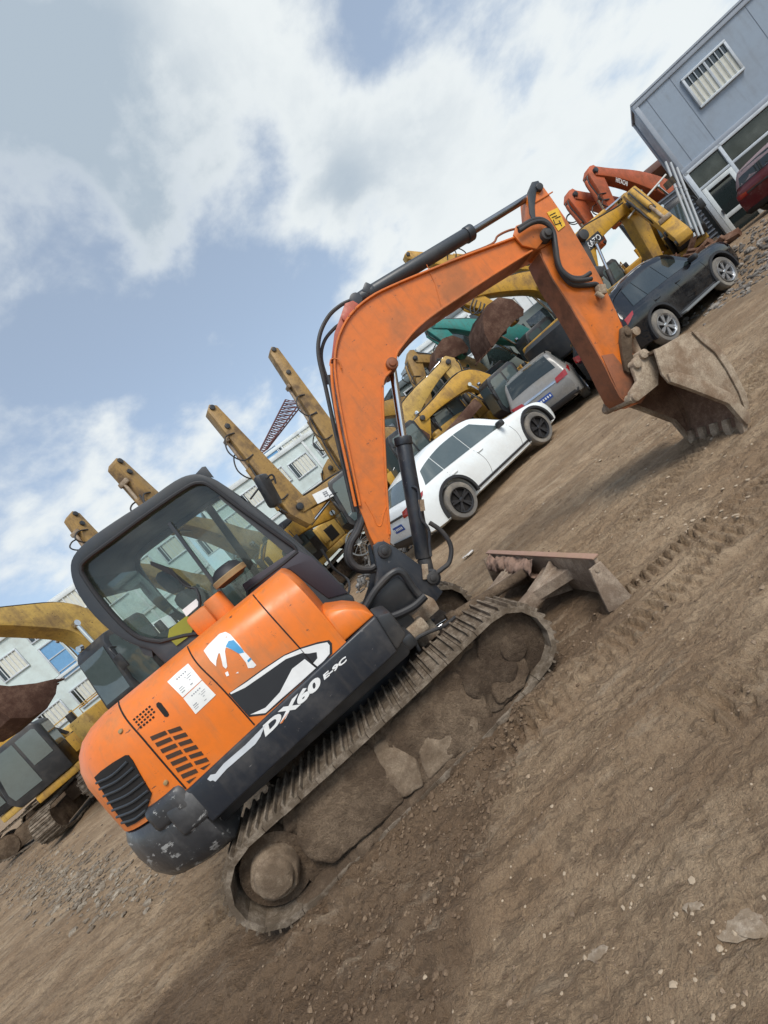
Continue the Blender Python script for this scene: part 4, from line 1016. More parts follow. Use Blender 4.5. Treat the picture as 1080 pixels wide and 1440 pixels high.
p = E(757, 265, -YA); mb = MB(); mb.cyl((p[0], -YA - .03, p[1]), (p[0], YA + .03, p[1]), .035, seg=20, bev=.006); part('arm_pin', mb, M['black'], arm)
mb = MB(); mb.tube([E3(752, 285, -YA - .004), E3(764, 278, -YA - .004), E3(777, 270, -YA - .004)], .006, 6, False); part('weld_seam', mb, M['boom_orange'], arm)
mb = MB(); q = EL([(769, 299), (784, 292), (795, 317), (785, 325)], -YA - .004); mb.prism(q, -YA - .006, -YA - .002); ys_ = part('warning_sticker', mb, M['yellowst'], arm)
mb = MB()
for t in ((773, 303, 781, 299), (776, 306, 783, 303), (778, 309, 781, 316), (781, 307, 788, 304), (786, 310, 790, 318), (781, 316, 789, 313)):
    a, c = E3(t[0], t[1], -YA - .0075), E3(t[2], t[3], -YA - .0075); mb.tube([a, c], .004, 6, False)
part('warning_mark', mb, M['rubber'], ys_)
mb = MB()
for o, r in ((-.005, .021), (-.05, .019)):
    sh = 5 if o < -.03 else 0
    mb.tube([E3(x + (sh * .4), y + sh * .6, -YA - .05 + o) for x, y in ((728, 322), (748, 310), (764, 310), (776, 322), (780, 345), (783, 365), (790, 380), (803, 390), (818, 391), (830, 384 + sh))], r, 10)
part('arm_hose', mb, M['hose'], arm)
mb = MB(); mb.tube([E3(x, y, -YA - .02) for x, y in ((758, 322), (776, 332), (782, 350), (784, 372), (794, 390), (806, 400), (825, 401), (838, 400), (842, 408))], .022, 10); part('arm_hose', mb, M['hose'], arm)
mb = MB(); mb.box(E3(845, 408, -YA - .04), (.08, .06, .09), .012, (0, .5, 0)).cyl(E3(838, 412, -YA - .06), E3(848, 418, -YA - .06), .02, seg=12); part('hose_fitting', mb, M['bucket'], arm)
# bucket cylinder on the outer side of the arm
a, b_, c_ = E3(814, 338, 0), E3(852, 432, 0), E3(876, 478, 0)
d = (c_ - a).normalized()
mb = MB(); mb.cyl(a, b_, .055, seg=24, bev=.006).cyl(a - Vector((0, .09, 0)), a + Vector((0, .09, 0)), .05, seg=20, bev=.006); mb.box(E3(838, 385, -.02), (.09, .1, .1), .015, (0, .6, 0)); part('bucket_cylinder', mb, M['black'], EX)
mb = MB(); mb.cyl(b_, c_, .028, seg=20); part('bucket_cylinder_rod', mb, M['cabgrey'], EX)
# links
for y in (-.125, .125):
    mb = MB(); q = [(872, 462), (880, 458), (888, 466), (887, 485), (889, 505), (893, 520), (886, 527), (878, 522), (874, 500), (871, 480)]
    mb.prism(EL(q, -.125), y - .018, y + .018, .006)
    for px, py in ((880, 469), (886, 518)): p = E(px, py, -.125); mb.cyl((p[0], y - .035, p[1]), (p[0], y + .035, p[1]), .032, seg=18, bev=.004)
    part('rocker_link', mb, M['mud'], EX)
mb = MB(); p0, p1 = E3(885, 472, 0), E3(908, 520, 0); mb.cyl(p0, p1, .035, seg=16); mb.cyl(p0 - Vector((0, .1, 0)), p0 + Vector((0, .1, 0)), .04, seg=16).cyl(p1 - Vector((0, .1, 0)), p1 + Vector((0, .1, 0)), .045, seg=16); part('push_link', mb, M['bucket'], EX)

# --- bucket (opening towards the machine, lip on the ground)
YK = .31
back = spl2([(3.42, 1.06), (3.55, 1.02), (3.72, 1.00), (3.83, .95), (3.895, .84), (3.91, .70), (3.90, .52), (3.86, .32), (3.80, .16), (3.70, .02)], 3)
openp = [(3.67, .04), (3.655, .28), (3.46, .58), (3.335, .76), (3.33, .86), (3.37, .95)]
side = back + openp
mb = MB()
for y0, y1 in ((-YK, -YK + .022), (YK - .022, YK)): mb.prism(side, y0, y1, .004)
inb = inset2(side, .018)[:len(back)]
b = bmesh.new()
mb.loft([[Vector((o[0], -YK + .022, o[1])), Vector((o[0], YK - .022, o[1])), Vector((i[0], YK - .022, i[1])), Vector((i[0], -YK + .022, i[1]))] for o, i in zip(back, inb)])
bk_ = part('bucket', mb, M['bucket'], EX)
mb = MB(); mb.loft([[Vector((i[0] - .006, -YK + .025, i[1] - .004)), Vector((i[0] - .006, YK - .025, i[1] - .004)), Vector((i[0] - .001, YK - .025, i[1])), Vector((i[0] - .001, -YK + .025, i[1]))] for i in inb])
mb.prism(inset2(side, .03), YK - .028, YK - .0235); part('bucket_lining', mb, M['bucket_in'], bk_)  # inner faces in a darker brown than the outside
for y in (-YK - .012, YK + .012):
    mb = MB(); mb.prism([(3.655, .28), (3.46, .58), (3.335, .76), (3.36, .83), (3.43, .80), (3.55, .66), (3.73, .35), (3.76, .1), (3.72, .03), (3.67, .04)], y - .011, y + .011, .004)
    part('side_cutter', mb, M['bucket'], bk_)
    mb = MB(); mb.prism([(3.80, .97), (3.875, .90), (3.925, .72), (3.915, .50), (3.86, .25), (3.80, .12), (3.75, .14), (3.81, .30), (3.85, .52), (3.86, .70), (3.82, .84)], y - .008, y + .008, .004); part('wear_strip', mb, M['bucket'], bk_)
mb = MB()
for y in (-.125, .125):
    mb.prism([(3.03, .84), (3.05, .80), (3.10, .79), (3.34, .78), (3.42, .86), (3.50, 1.0), (3.47, 1.06), (3.40, 1.10), (3.30, 1.10), (3.24, 1.04), (3.20, .93), (3.08, .90)], y - .02 - (.05 if y < 0 else -.05), y + .02 - (.05 if y < 0 else -.05), .006)
for x, z in ((3.085, .838), (3.29, 1.05), (3.40, 1.075)): mb.cyl((x, -.22, z), (x, .22, z), .042, seg=18, bev=.005)
part('bucket_ear', mb, M['bucket'], bk_)
for k in range(5):
    y = -YK + .04 + k * (2 * YK - .08) / 4
    mb = MB(); mb.loft([[Vector((x, y + dy, z)) for x, z, dy in q] for q in ([(3.76, .10, -.03), (3.70, .13, -.03), (3.70, .13, .03), (3.76, .10, .03)], [(3.725, .03, -.034), (3.665, .06, -.034), (3.665, .06, .034), (3.725, .03, .034)], [(3.655, -.05, -.02), (3.635, -.045, -.02), (3.635, -.045, .02), (3.655, -.05, .02)])])
    bevel_bm(mb.bm, .005, 1); part('bucket_tooth', mb, M['bucket'], bk_)
# ------------------------------------------------------------------ parked excavators behind
def machine_paint(name, col, dirt=(.17, .10, .05), amt=.75):
    return paint(name, col, .55, dirt, amt, 2.2, (.07, .035, .02), .8, streak=.5)
YEL = machine_paint('yellow_machine_paint', (.52, .285, .028))
YEL2 = machine_paint('pale_yellow_machine_paint', (.56, .36, .085), (.20, .13, .07))
YEL3 = machine_paint('dull_yellow_machine_paint', (.36, .205, .035), (.11, .07, .04), .85)
TAN = machine_paint('faded_tan_machine_paint', (.34, .205, .06), (.10, .065, .04), .95)
REDO = machine_paint('red_orange_machine_paint', (.50, .105, .03), (.2, .08, .05), .6)
TEAL = machine_paint('teal_machine_paint', (.035, .26, .23), (.10, .12, .10), .6)
def digger(name, label, foot, heading, J, T, body, s=1.0, z0=0.0, arm_mat=None, track_heading=None, bucket=None, group='old excavators parked in the yard', detail=True, cab_mat=None, boom_bulge=.20, dup_T=None, arm_back=.16, thick=1.0, full=True, foot_z=1.75):
    """foot: world (x,y) of the slewing centre; J, T: boom end and arm end in (forward, up) metres"""
    rt = thing(name, label, 'excavator', (foot[0], foot[1], z0), heading, group)
    J = (J[0], J[1] - z0); T = (T[0], T[1] - z0)
    am = arm_mat or body; cabm = cab_mat or M['black']
    # undercarriage
    th = (track_heading - heading) if track_heading is not None else 0
    rot = Matrix.Rotation(th, 4, 'Z')
    for sd_ in (-1, 1):
        mb = MB(); ya, yb = sorted((sd_ * .80 * s, sd_ * 1.38 * s))
        belt(mb, -2.0 * s, 2.0 * s, .88 * s, .42 * s, .40 * s, ya, yb, 44, .03 * s, .03 * s, 3 if detail else 1)
        mb.bm.transform(rot); tr = part('crawler_track', mb, M['trackmud'], rt, ang=25)
        mb = MB(); mb.prism([(-1.5 * s, .15 * s), (1.5 * s, .15 * s), (1.6 * s, .45 * s), (1.2 * s, .68 * s), (-1.2 * s, .68 * s), (-1.6 * s, .45 * s)], ya + .1 * s, yb - .1 * s, .03)
        for cx_ in (-1.6, 1.6): mb.cyl((cx_ * s, ya + .06 * s, .43 * s), (cx_ * s, yb - .06 * s, .43 * s), .33 * s, seg=24, bev=.02)
        mb.bm.transform(rot); part('track_frame', mb, M['mud'], tr)
    mb = MB(); mb.box((0, 0, .65 * s), (1.6 * s, 1.7 * s, .4 * s), .05).cyl((0, 0, .8 * s), (0, 0, 1.08 * s), .7 * s, seg=32); mb.bm.transform(rot); part('undercarriage', mb, M['mud_dark'], rt)
    # house
    mb = MB(); mb.box((-.55 * s, 0, 1.15 * s), (3.7 * s, 2.6 * s, .22 * s), .03); part('upper_frame', mb, body, rt)
    mb = MB(); mb.box((-1.25 * s, 0, 1.70 * s), (1.9 * s, 2.55 * s, .90 * s), .08, seg=3).box((.55 * s, -.95 * s, 1.55 * s), (1.6 * s, .62 * s, .58 * s), .05).cyl((-1.2 * s, -.5 * s, 2.1 * s), (-1.2 * s, -.5 * s, 2.55 * s), .06 * s, seg=12)
    eh = part('engine_hood', mb, body, rt)
    for sd_ in (-1, 1):
        mb = MB(); mb.box((-1.05 * s, sd_ * 1.28 * s, 1.66 * s), (.9 * s, .02 * s, .5 * s), .005)
        for k in range(7): mb.box((-1.05 * s, sd_ * 1.295 * s, (1.48 + .06 * k) * s), (.8 * s, .02 * s, .03 * s))
        part('side_vent', mb, M['darkhole'], eh)
    mb = MB(); mb.loft([[Vector((x, y, z)) for x, y in [((-2.05 - .62 * math.cos(a) * .9) * s + i, (1.30 * s - i) * math.sin(a)) for a in [R(-90) + R(180) * k / 12 for k in range(13)]]] for z, i in ((1.05 * s, .05), (1.12 * s, 0), (1.95 * s, 0), (2.08 * s, .12))])
    part('counterweight', mb, M['black'] if body is not REDO else body, rt)
    # cab: rounded box outline with pillars and panes
    c = [(.18, 1.27), (1.62, 1.27), (1.78, 1.55), (1.60, 2.75), (1.48, 2.92), (.30, 2.95), (.16, 2.82)]
    C = [(x * s, z * s) for x, z in c]; y0, y1 = .40 * s, 1.36 * s
    mb = MB(); mb.prism(C, y0, y1, .05 * s); cab_ = part('cab', mb, cabm, rt)
    for y, sg in ((y0, -1), (y1, 1)):
        for q in ([(.30, 1.95), (.82, 1.95), (.82, 2.78), (.36, 2.80), (.30, 2.74)], [(.90, 1.50), (1.60, 1.52), (1.64, 1.75), (1.48, 2.70), (1.40, 2.78), (.90, 2.78)]):
            mb = MB(); mb.prism([(x * s, z * s) for x, z in q], y + sg * .004, y + sg * .012); part('window', mb, M['farglass'], cab_)
    mb = MB(); mb.loft([[Vector((x * s + d_, y, z * s)) for y in (y0 + .08 * s, y1 - .08 * s)] + [Vector((x * s + d_ - .01, y, z * s)) for y in (y1 - .08 * s, y0 + .08 * s)] for x, z, d_ in ((1.765, 1.62, .012), (1.625, 2.68, .012))]); part('windscreen', mb, M['farglass'], cab_)
    mb = MB(); mb.loft([[Vector((x * s - .012, y, z * s)) for y in (y0 + .1 * s, y1 - .1 * s)] + [Vector((x * s - .004, y, z * s)) for y in (y1 - .1 * s, y0 + .1 * s)] for x, z in ((.177, 2.0), (.163, 2.74))]); part('rear_window', mb, M['farglass'], cab_)
    # details of the house: hand rails, mirror, work lamp, door seam and decal band
    mb = MB(); mb.tube([(-.2 * s, -1.2 * s, 2.15 * s), (-.2 * s, -1.2 * s, 2.5 * s), (-2.0 * s, -1.2 * s, 2.5 * s), (-2.0 * s, -1.2 * s, 2.15 * s)], .022 * s, 6, False); part('hand_rail', mb, body, rt)
    mb = MB(); mb.tube([(1.45 * s, 1.36 * s, 2.5 * s), (1.75 * s, 1.5 * s, 2.55 * s), (1.8 * s, 1.55 * s, 2.3 * s)], .015 * s, 6).box((1.8 * s, 1.56 * s, 2.15 * s), (.06 * s, .2 * s, .34 * s), .02); part('mirror', mb, M['black'], cab_)
    mb = MB(); mb.cyl((1.5 * s, .7 * s, 2.98 * s), (1.6 * s, .7 * s, 2.98 * s), .07 * s, seg=14); part('work_lamp', mb, M['chrome'], cab_)
    mb = MB(); mb.box((-.3 * s, 1.305 * s, 1.75 * s), (.5 * s, .012, .5 * s), .004); part('side_door', mb, body, eh)
    mb = MB(); mb.cyl((-.4 * s, 1.0 * s, 2.12 * s), (-.4 * s, 1.0 * s, 2.5 * s), .11 * s, .10 * s, 16, .01); part('air_cleaner', mb, M['black'], eh)
    # boom
    Fp = Vector((.25 * s, foot_z * s)); Jp = Vector(J); Tp = Vector(T)
    ch = Jp - Fp; L = ch.length; nn = Vector((-ch.y, ch.x)).normalized()
    if nn.y < 0: nn = -nn
    Bp = Fp + ch * .45 + nn * L * boom_bulge
    ctr = [Vector((p.x, 0, p.y)) for p in (Fp, Fp.lerp(Bp, .55) + nn * L * .035, Bp, Bp.lerp(Jp, .45) + nn * L * .02, Jp)]
    cl = spline(ctr, 5); wd = []
    n = len(cl)
    for i in range(n):
        t = i / (n - 1); wd.append((.17 + .24 * math.sin(math.pi * min(1, t * 1.15)) * (1 - .25 * t) + .03) * s * thick)
    upp, lop = [], []
    for i in range(n):
        d = (cl[min(i + 1, n - 1)] - cl[max(i - 1, 0)]).normalized(); k = Vector((-d.z, 0, d.x))
        upp.append(((cl[i] + k * wd[i]).x, (cl[i] + k * wd[i]).z)); lop.append(((cl[i] - k * wd[i]).x, (cl[i] - k * wd[i]).z))
    bw = .24 * s * min(1.1, thick)
    mb = MB(); mb.prism(upp + lop[::-1], -bw, bw, .02); 
    bm_ = part('boom', mb, am, rt)
    mb = MB()
    for sd_ in (-.6, 0, .6): mb.tube([Vector((x, sd_ * bw, z + .05 * s)) for x, z in upp[1:]], .022 * s, 6, False)
    part('boom_pipes', mb, M['hose'], bm_)
    for p in (Fp, Jp): mb = MB(); mb.cyl((p.x, -bw - .05, p.y), (p.x, bw + .05, p.y), .11 * s, seg=18, bev=.01); part('pivot_pin', mb, M['black'], bm_)
    lug = Vector((Bp.x - nn.x * .25 * s, Bp.y - nn.y * .25 * s)); cb = Vector((.75 * s, 1.2 * s))
    for sd_ in (-1, 1):
        y = sd_ * (bw + .09 * s); a, e = Vector((cb.x, y, cb.y)), Vector((lug.x, y, lug.y)); m_ = a.lerp(e, .55)
        mb = MB(); mb.cyl(a, m_, .085 * s, seg=16, bev=.008); bc_ = part('boom_cylinder', mb, am if s > .9 else M['black'], rt)
        mb = MB(); mb.cyl(m_, e, .048 * s, seg=12).cyl(e - Vector((0, .06, 0)), e + Vector((0, .06, 0)), .08 * s, seg=14); part('cylinder_rod', mb, M['chrome'], bc_)
    # arm
    da = (Tp - Jp); La = da.length; da.normalize(); ka = Vector((-da.y, da.x))
    sg = 1 if ka.dot(ch) < 0 else -1                     # side away from the boom carries the tail
    tail_ = Jp - da * arm_back * La
    ka2 = ka * (-sg)
    P = [tail_ + ka2 * .10 * s, tail_ - ka2 * .12 * s, Jp - ka2 * .36 * s, Jp + da * La * .25 - ka2 * .32 * s, Tp - ka2 * .17 * s, Tp + da * .13 * s, Tp + ka2 * .17 * s, Jp + da * La * .3 + ka2 * .28 * s, Jp + ka2 * .36 * s]
    aw = .19 * s
    mb = MB(); mb.prism([(p.x, p.y) for p in P], -aw, aw, .02); ar = part('arm', mb, am, rt)
    for p in (Tp, Jp + da * La * .82 + ka2 * .03 * s): mb = MB(); mb.cyl((p.x, -aw - .04, p.y), (p.x, aw + .04, p.y), .08 * s, seg=16, bev=.008); part('pivot_pin', mb, M['black'], ar)
    mb = MB(); q0 = Jp + da * La * .05 + ka2 * .40 * s
    for o in (-.08, .08): mb.tube([Vector((Jp.x - ka2.x * .2 - da.x * .3, o * s, Jp.y - ka2.y * .2 - da.y * .3)), Vector((q0.x, o * s, q0.y)), Vector(((Jp + da * La * .35 + ka2 * .35 * s).x, o * s, (Jp + da * La * .35 + ka2 * .35 * s).y)), Vector(((Jp + da * La * .5 + ka2 * .24 * s).x, o * s, (Jp + da * La * .5 + ka2 * .24 * s).y))], .03 * s, 7)
    part('arm_hose', mb, M['hose'], ar)
    for q_ in range(3):
        t_ = random.uniform(.12, .6); sg_ = random.choice((-1, 1)); a_ = Jp + da * La * t_; b_ = Jp + da * La * (t_ + random.uniform(.12, .22)); o_ = ka2 * random.uniform(.45, .7) * s
        m0_ = a_.lerp(b_, .5) + o_; mb = MB(); mb.tube([Vector((a_.x, sg_ * aw, a_.y)), Vector(((a_ + o_ * .7).x, sg_ * aw * 1.3, (a_ + o_ * .7).y)), Vector((m0_.x, sg_ * aw * 1.4, m0_.y)), Vector(((b_ + o_ * .6).x, sg_ * aw * 1.3, (b_ + o_ * .6).y)), Vector((b_.x, sg_ * aw, b_.y))], .022 * s, 7); part('hose_loop', mb, M['hose'], ar)
    # arm cylinder on the boom's back
    a, e = Vector((Bp.x + nn.x * .42 * s, 0, Bp.y + nn.y * .42 * s)), Vector((tail_.x, 0, tail_.y)); m_ = a.lerp(e, .62)
    mb = MB(); mb.cyl(a, m_, .09 * s, seg=16, bev=.008); ac = part('arm_cylinder', mb, am, rt)
    mb = MB(); mb.cyl(m_, e, .05 * s, seg=12); part('cylinder_rod', mb, M['chrome'], ac)
    # bucket cylinder along the arm's outer face
    a, e = Jp + ka2 * .44 * s + da * .08 * La, Jp + ka2 * .27 * s + da * .74 * La; m_ = a.lerp(e, .6)
    mb = MB(); mb.cyl((a.x, 0, a.y), (m_.x, 0, m_.y), .08 * s, seg=16, bev=.008); bc_ = part('bucket_cylinder', mb, am, rt)
    mb = MB(); mb.cyl((m_.x, 0, m_.y), (e.x, 0, e.y), .045 * s, seg=12).box((e.x, 0, e.y), (.10 * s, .34 * s, .14 * s), .03); part('cylinder_rod', mb, M['bucket'], bc_)
    if bucket is not None:
        ang, bs = bucket; cA, sA = math.cos(ang), math.sin(ang)
        o_ = [(0, .08), (.35, .30), (.75, .28), (1.05, .0), (1.15, -.4), (1.05, -.8), (.85, -1.1), (.78, -1.1), (.55, -.7), (.2, -.25), (0, -.1)]
        pr = [((x * cA - z * sA) * bs + Tp.x, (x * sA + z * cA) * bs + Tp.y) for x, z in o_]
        w_ = .55 * bs
        mb = MB()
        for y0_, y1_ in ((-w_, -w_ + .03), (w_ - .03, w_)): mb.prism(pr, y0_, y1_, .005)
        ib = inset2(pr, .03)
        mb.loft([[Vector((o[0], -w_ + .03, o[1])), Vector((o[0], w_ - .03, o[1])), Vector((i[0], w_ - .03, i[1])), Vector((i[0], -w_ + .03, i[1]))] for o, i in list(zip(pr, ib))[1:8]])
        bk2 = part('bucket', mb, RUSTB, rt)
        for k in range(5):
            y = -w_ + .08 + k * (2 * w_ - .16) / 4; p, q = Vector(pr[7]), Vector(pr[6]); d = (Vector(pr[7]) - Vector(pr[8])).normalized()
            mb = MB(); mb.loft([[Vector((x_.x, y + dy, x_.y)) for x_, dy in ((p, -.05), (q, -.05), (q, .05), (p, .05))], [Vector((x_.x, y + dy, x_.y)) for x_, dy in ((p.lerp(q, .3) + d * .2, -.03), (p.lerp(q, .7) + d * .2, -.03), (p.lerp(q, .7) + d * .2, .03), (p.lerp(q, .3) + d * .2, .03))]]); part('bucket_tooth', mb, RUSTB, bk2)
    rt['_bw'] = bw
    return rt, bm_, ar, (Fp, Bp, Jp, Tp, bw, aw)
RUSTB = mud_mat('rusty_brown_bucket', (.075, .036, .024), (.17, .10, .07), 2.2, .3, .01)
def rz(px, py, foot, heading):
    d = Vector((math.cos(heading), math.sin(heading), 0)); n = Vector((-d.y, d.x, 0)); p0 = Vector((foot[0], foot[1], 0))
    P = on_plane(px, py, p0, n); return ((P - p0).dot(d), P.z)
def by_joint(Jpx, JY, hd, reach):
    """slewing centre of a machine whose boom end is seen at Jpx, JY metres off"""
    P = at(Jpx[0], Jpx[1], JY); return (P.x - reach * math.cos(hd), P.y - reach * math.sin(hd)), P
def raised(name, label, Jpx, JY, hd, reach, Tpx, body, s, **kw):
    f, P = by_joint(Jpx, JY, hd, reach); J = (reach, P.z); T = rz(*Tpx, f, R(0) + hd)
    return digger(name, label, f, hd, J, T, body, s, **kw)
def side_text(root_part, body, P0, dirv, h, y, m, name='lettering', plate=None, flip=False):
    """lettering on the side face y of a boom or arm; P0, dirv in (forward, up)"""
    d = Vector(dirv); u = Vector((-d.y, d.x)).normalized()
    if u.y < 0: u = -u
    a = Vector((P0[0], y, P0[1])); c = a + Vector((d.x, 0, d.y))
    sgn = -1 if y < 0 else 1
    if plate:
        mb = MB(); pad = h * .35; e = d.normalized()
        q = [Vector(P0) - e * pad - u * pad, Vector(P0) + d + e * pad - u * pad, Vector(P0) + d + e * pad + u * (h + pad), Vector(P0) - e * pad + u * (h + pad)]
        mb.prism([(p.x, p.y) for p in q], y - .002, y + .006) if sgn > 0 else mb.prism([(p.x, p.y) for p in q], y - .006, y + .002)
        pl = part('name_plate', mb, plate, root_part); root_part = pl
    if body: part(name, fit_text(body, a + Vector((0, sgn * .007, 0)), c + Vector((0, sgn * .007, 0)), Vector((u.x, 0, u.y)), h, (0, sgn, 0), offset=.004, extrude=.002), m, root_part)

HD = R(217)
raised('excavator', 'yellow excavator with its raised arm showing leftmost above the dark cab roof', (160, 800), 13.0, R(252), 3.4, (101, 728), YEL2, .9, arm_mat=TAN, boom_bulge=.03)
raised('excavator', 'yellow excavator with its raised arm showing second from left over the cab roof', (240, 734), 11.6, R(252), 3.4, (163, 655), YEL2, .9, arm_mat=TAN, boom_bulge=.03)
hd5 = R(214)
r5, b5, a5, k5 = raised('excavator', 'yellow excavator with white name plate on its low boom and dirty upright arm', (418, 716), 12.2, hd5, 4.2, (297, 578), YEL3, .88, arm_mat=TAN, boom_bulge=.05, foot_z=1.72)
raised('excavator', 'yellow excavator whose long thin arm points up just left of the orange boom', (502, 668), 14.2, R(205), 4.0, (384, 496), YEL3, .9, arm_mat=TAN, boom_bulge=.05)
# name plate with dark characters on the low boom
F_, B_, J_, T_, bw_, aw_ = k5
d_ = (B_ - J_).normalized()
pl0 = J_ + d_ * .45 - Vector((0, .15)); 
mb = MB(); u_ = Vector((-d_.y, d_.x)); u_ = u_ if u_.y > 0 else -u_
q = [pl0, pl0 + d_ * 1.5, pl0 + d_ * 1.5 + u_ * .28, pl0 + u_ * .28]
mb.prism([(p.x, p.y) for p in q], bw_ - .002, bw_ + .008); npl = part('name_plate', mb, M['white'], b5)
mb = MB()
for k in range(4):
    o = pl0 + d_ * (.28 + .3 * k) + u_ * .07
    for (x0, x1, z0_, z1_) in ((0, .15, 0, .025), (0, .15, .065, .09), (.02, .045, 0, .14), (.10, .125, .02, .14), (0.0, .15, .12, .14)):
        mb.prism([tuple(o + d_ * x0 + u_ * z0_), tuple(o + d_ * x1 + u_ * z0_), tuple(o + d_ * x1 + u_ * z1_), tuple(o + d_ * x0 + u_ * z1_)], bw_ + .006, bw_ + .012)
part('worn_characters', mb, M['ink'], npl)

# big yellow machine at the left: boom arching over towards the left, bucket tucked in
hdA = R(257)
fA = at(205, 952, 12.2); fA = (fA.x, fA.y)
digger('excavator', 'large tan yellow excavator at left with an arched boom and rusty bucket tucked under it', fA, hdA, rz(-75, 880, fA, hdA), rz(-30, 985, fA, hdA), YEL2, 1.0, z0=.1, bucket=(R(-100), .85), boom_bulge=.24)
fB = (-9.9, 12.3)
digger('excavator', 'yellow excavator at the left edge with dark glass cab and muddy crawler tracks', fB, R(205), (3.6, 3.0), (5.6, 1.0), YEL, .85, z0=.05, track_heading=R(285))
# machines right of the foreground arm
hdK = R(12); fK = at(852, 410, 13.4); fK = (fK.x - .6, fK.y)
rK, bK, aK, kK = digger('excavator', 'yellow excavator with a black and white name plate on its boom behind the black vehicle', fK, hdK, rz(884, 292, fK, hdK), rz(935, 395, fK, hdK), YEL, .85, z0=.3, boom_bulge=.28, thick=.9)
def plate_px(bmpart, rt_hd, foot, y, p0, p1, hpx, body, plate, m, z0=0):
    a, c, t = rz2(*p0, foot, rt_hd, y, z0), rz2(*p1, foot, rt_hd, y, z0), rz2(*hpx, foot, rt_hd, y, z0)
    d = Vector(c) - Vector(a); u = Vector((-d.y, d.x)).normalized()
    side_text(bmpart, body, a, (d.x, d.y), abs((Vector(t) - Vector(a)).dot(u)), y, m, plate=plate)
def rz2(px, py, foot, hd, y, z0=0):
    d = Vector((math.cos(hd), math.sin(hd), 0)); n = Vector((-d.y, d.x, 0)); p0 = Vector((foot[0], foot[1], 0)) + n * y
    P = on_plane(px, py, p0, n); return ((P - p0).dot(d), P.z - z0)

plate_px(bK, hdK, fK, -bw_ * .0 - kK[4], (829, 350), (846, 335), (824, 343), 'KATO', M['black'], M['white'], z0=.3)
def stripes(armpart, hd, foot, y, z0, quads):
    st_ = None
    for i, q in enumerate(quads):
        P = [rz2(*p, foot, hd, y, z0) for p in q]; mb = MB(); mb.prism(P, y - .004, y + .004); part('warning_stripe', mb, M['white'] if i % 2 == 0 else REDO, armpart)
stripes(aK, hdK, fK, -kK[5], .3, [[(866, 300), (871, 298), (874, 305), (869, 308)], [(871, 298), (874, 296), (877, 303), (874, 305)]])
hd2 = R(236); f2, P2 = by_joint((893, 280), 13.3, hd2, 3.3)
r2, b2, a2_, k2_ = digger('excavator', 'yellow excavator with a striped hanging arm beside the leaning grey pipes', f2, hd2, (3.3, P2.z), rz(962, 333, f2, hd2), YEL, .85, z0=.3, boom_bulge=.10, thick=.9)
plate_px(b2, hd2, f2, k2_[4], (937, 266), (950, 254), (934, 261), 'KATO', M['black'], M['white'], z0=.3)
hr = R(196)
for lab, Jp, JY, Tp, reach, z0 in (('red orange excavator with pale lettering, its boom peak highest beside the grey building', (832, 246), 19.0, (868, 315), 3.6, .4), ('red orange excavator with its boom peak lower and nearer the foreground arm', (804, 279), 19.6, (846, 345), 3.2, .3)):
    f, P = by_joint(Jp, JY, hr, reach)
    rr, bb, aa, kk = digger('excavator', lab, f, hr, (reach, P.z), rz(*Tp, f, hr), REDO, .95, z0=z0, boom_bulge=.10, arm_back=.12)
    if 'highest' in lab: plate_px(bb, hr, f, kk[4], (866, 256), (882, 262), (868, 250), 'HITACHI', None, M['paper'], z0=z0)
    else: plate_px(bb, hr, f, kk[4], (838, 288), (850, 293), (840, 283), 'HITACHI', None, M['paper'], z0=z0)
# seen through the arch of the foreground boom
ht = R(188)
f, P = by_joint((606, 458), 18.0, ht, 3.4)
digger('excavator', 'teal excavator with a rusty bucket seen under the orange boom', f, ht, (3.4, P.z), rz(652, 500, f, ht), TEAL, .9, bucket=(R(60), 1.0), boom_bulge=.06)
f, P = by_joint((652, 418), 16.5, R(190), 3.6)
digger('excavator', 'bright yellow excavator with a low arched boom holding a dark brown bucket', f, R(190), (3.6, P.z), rz(724, 452, f, R(190)), YEL, .9, bucket=(R(45), 1.25), boom_bulge=.2)
f, P = by_joint((694, 378), 18.5, R(192), 3.6)
digger('excavator', 'yellow excavator with its arm raised high behind the orange boom and its cylinder', f, R(192), (3.6, P.z), rz(572, 362, f, R(192)), YEL, .95, boom_bulge=.14)
hs = R(8)
f, P = by_joint((628, 512), 15.5, hs, 3.2)
digger('excavator', 'pale yellow excavator with a folded arm behind the white car', f, hs, (3.2, P.z), rz(662, 560, f, hs), YEL2, .8, boom_bulge=.2, arm_mat=YEL2)
f, P = by_joint((592, 590), 14.0, R(190), 3.0)
digger('excavator', 'small yellow excavator with black cab just behind the white car roof', f, R(190), (3.0, P.z), rz(600, 618, f, R(190)), YEL, .72, boom_bulge=.25, bucket=(R(40), .7))

digger('excavator', 'old brownish yellow excavator jammed behind the small black cab at the white car roof', (2.9, 16.6), R(170), (3.4, 3.3), (4.6, 1.6), TAN, .85, boom_bulge=.2, bucket=(R(-60), .8))
digger('excavator', 'dusty yellow excavator with boom pointing left deep behind the white plate boom', (4.4, 18.6), R(196), (3.6, 4.3), (5.2, 2.4), YEL3, .9, boom_bulge=.18, bucket=(R(-50), .9))
digger('excavator', 'brownish excavator with a steep folded boom between teal machine and loose yellow boom', (7.0, 19.4), R(205), (2.7, 4.6), (3.7, 2.4), TAN, .85, boom_bulge=.16, bucket=(R(-60), .9))

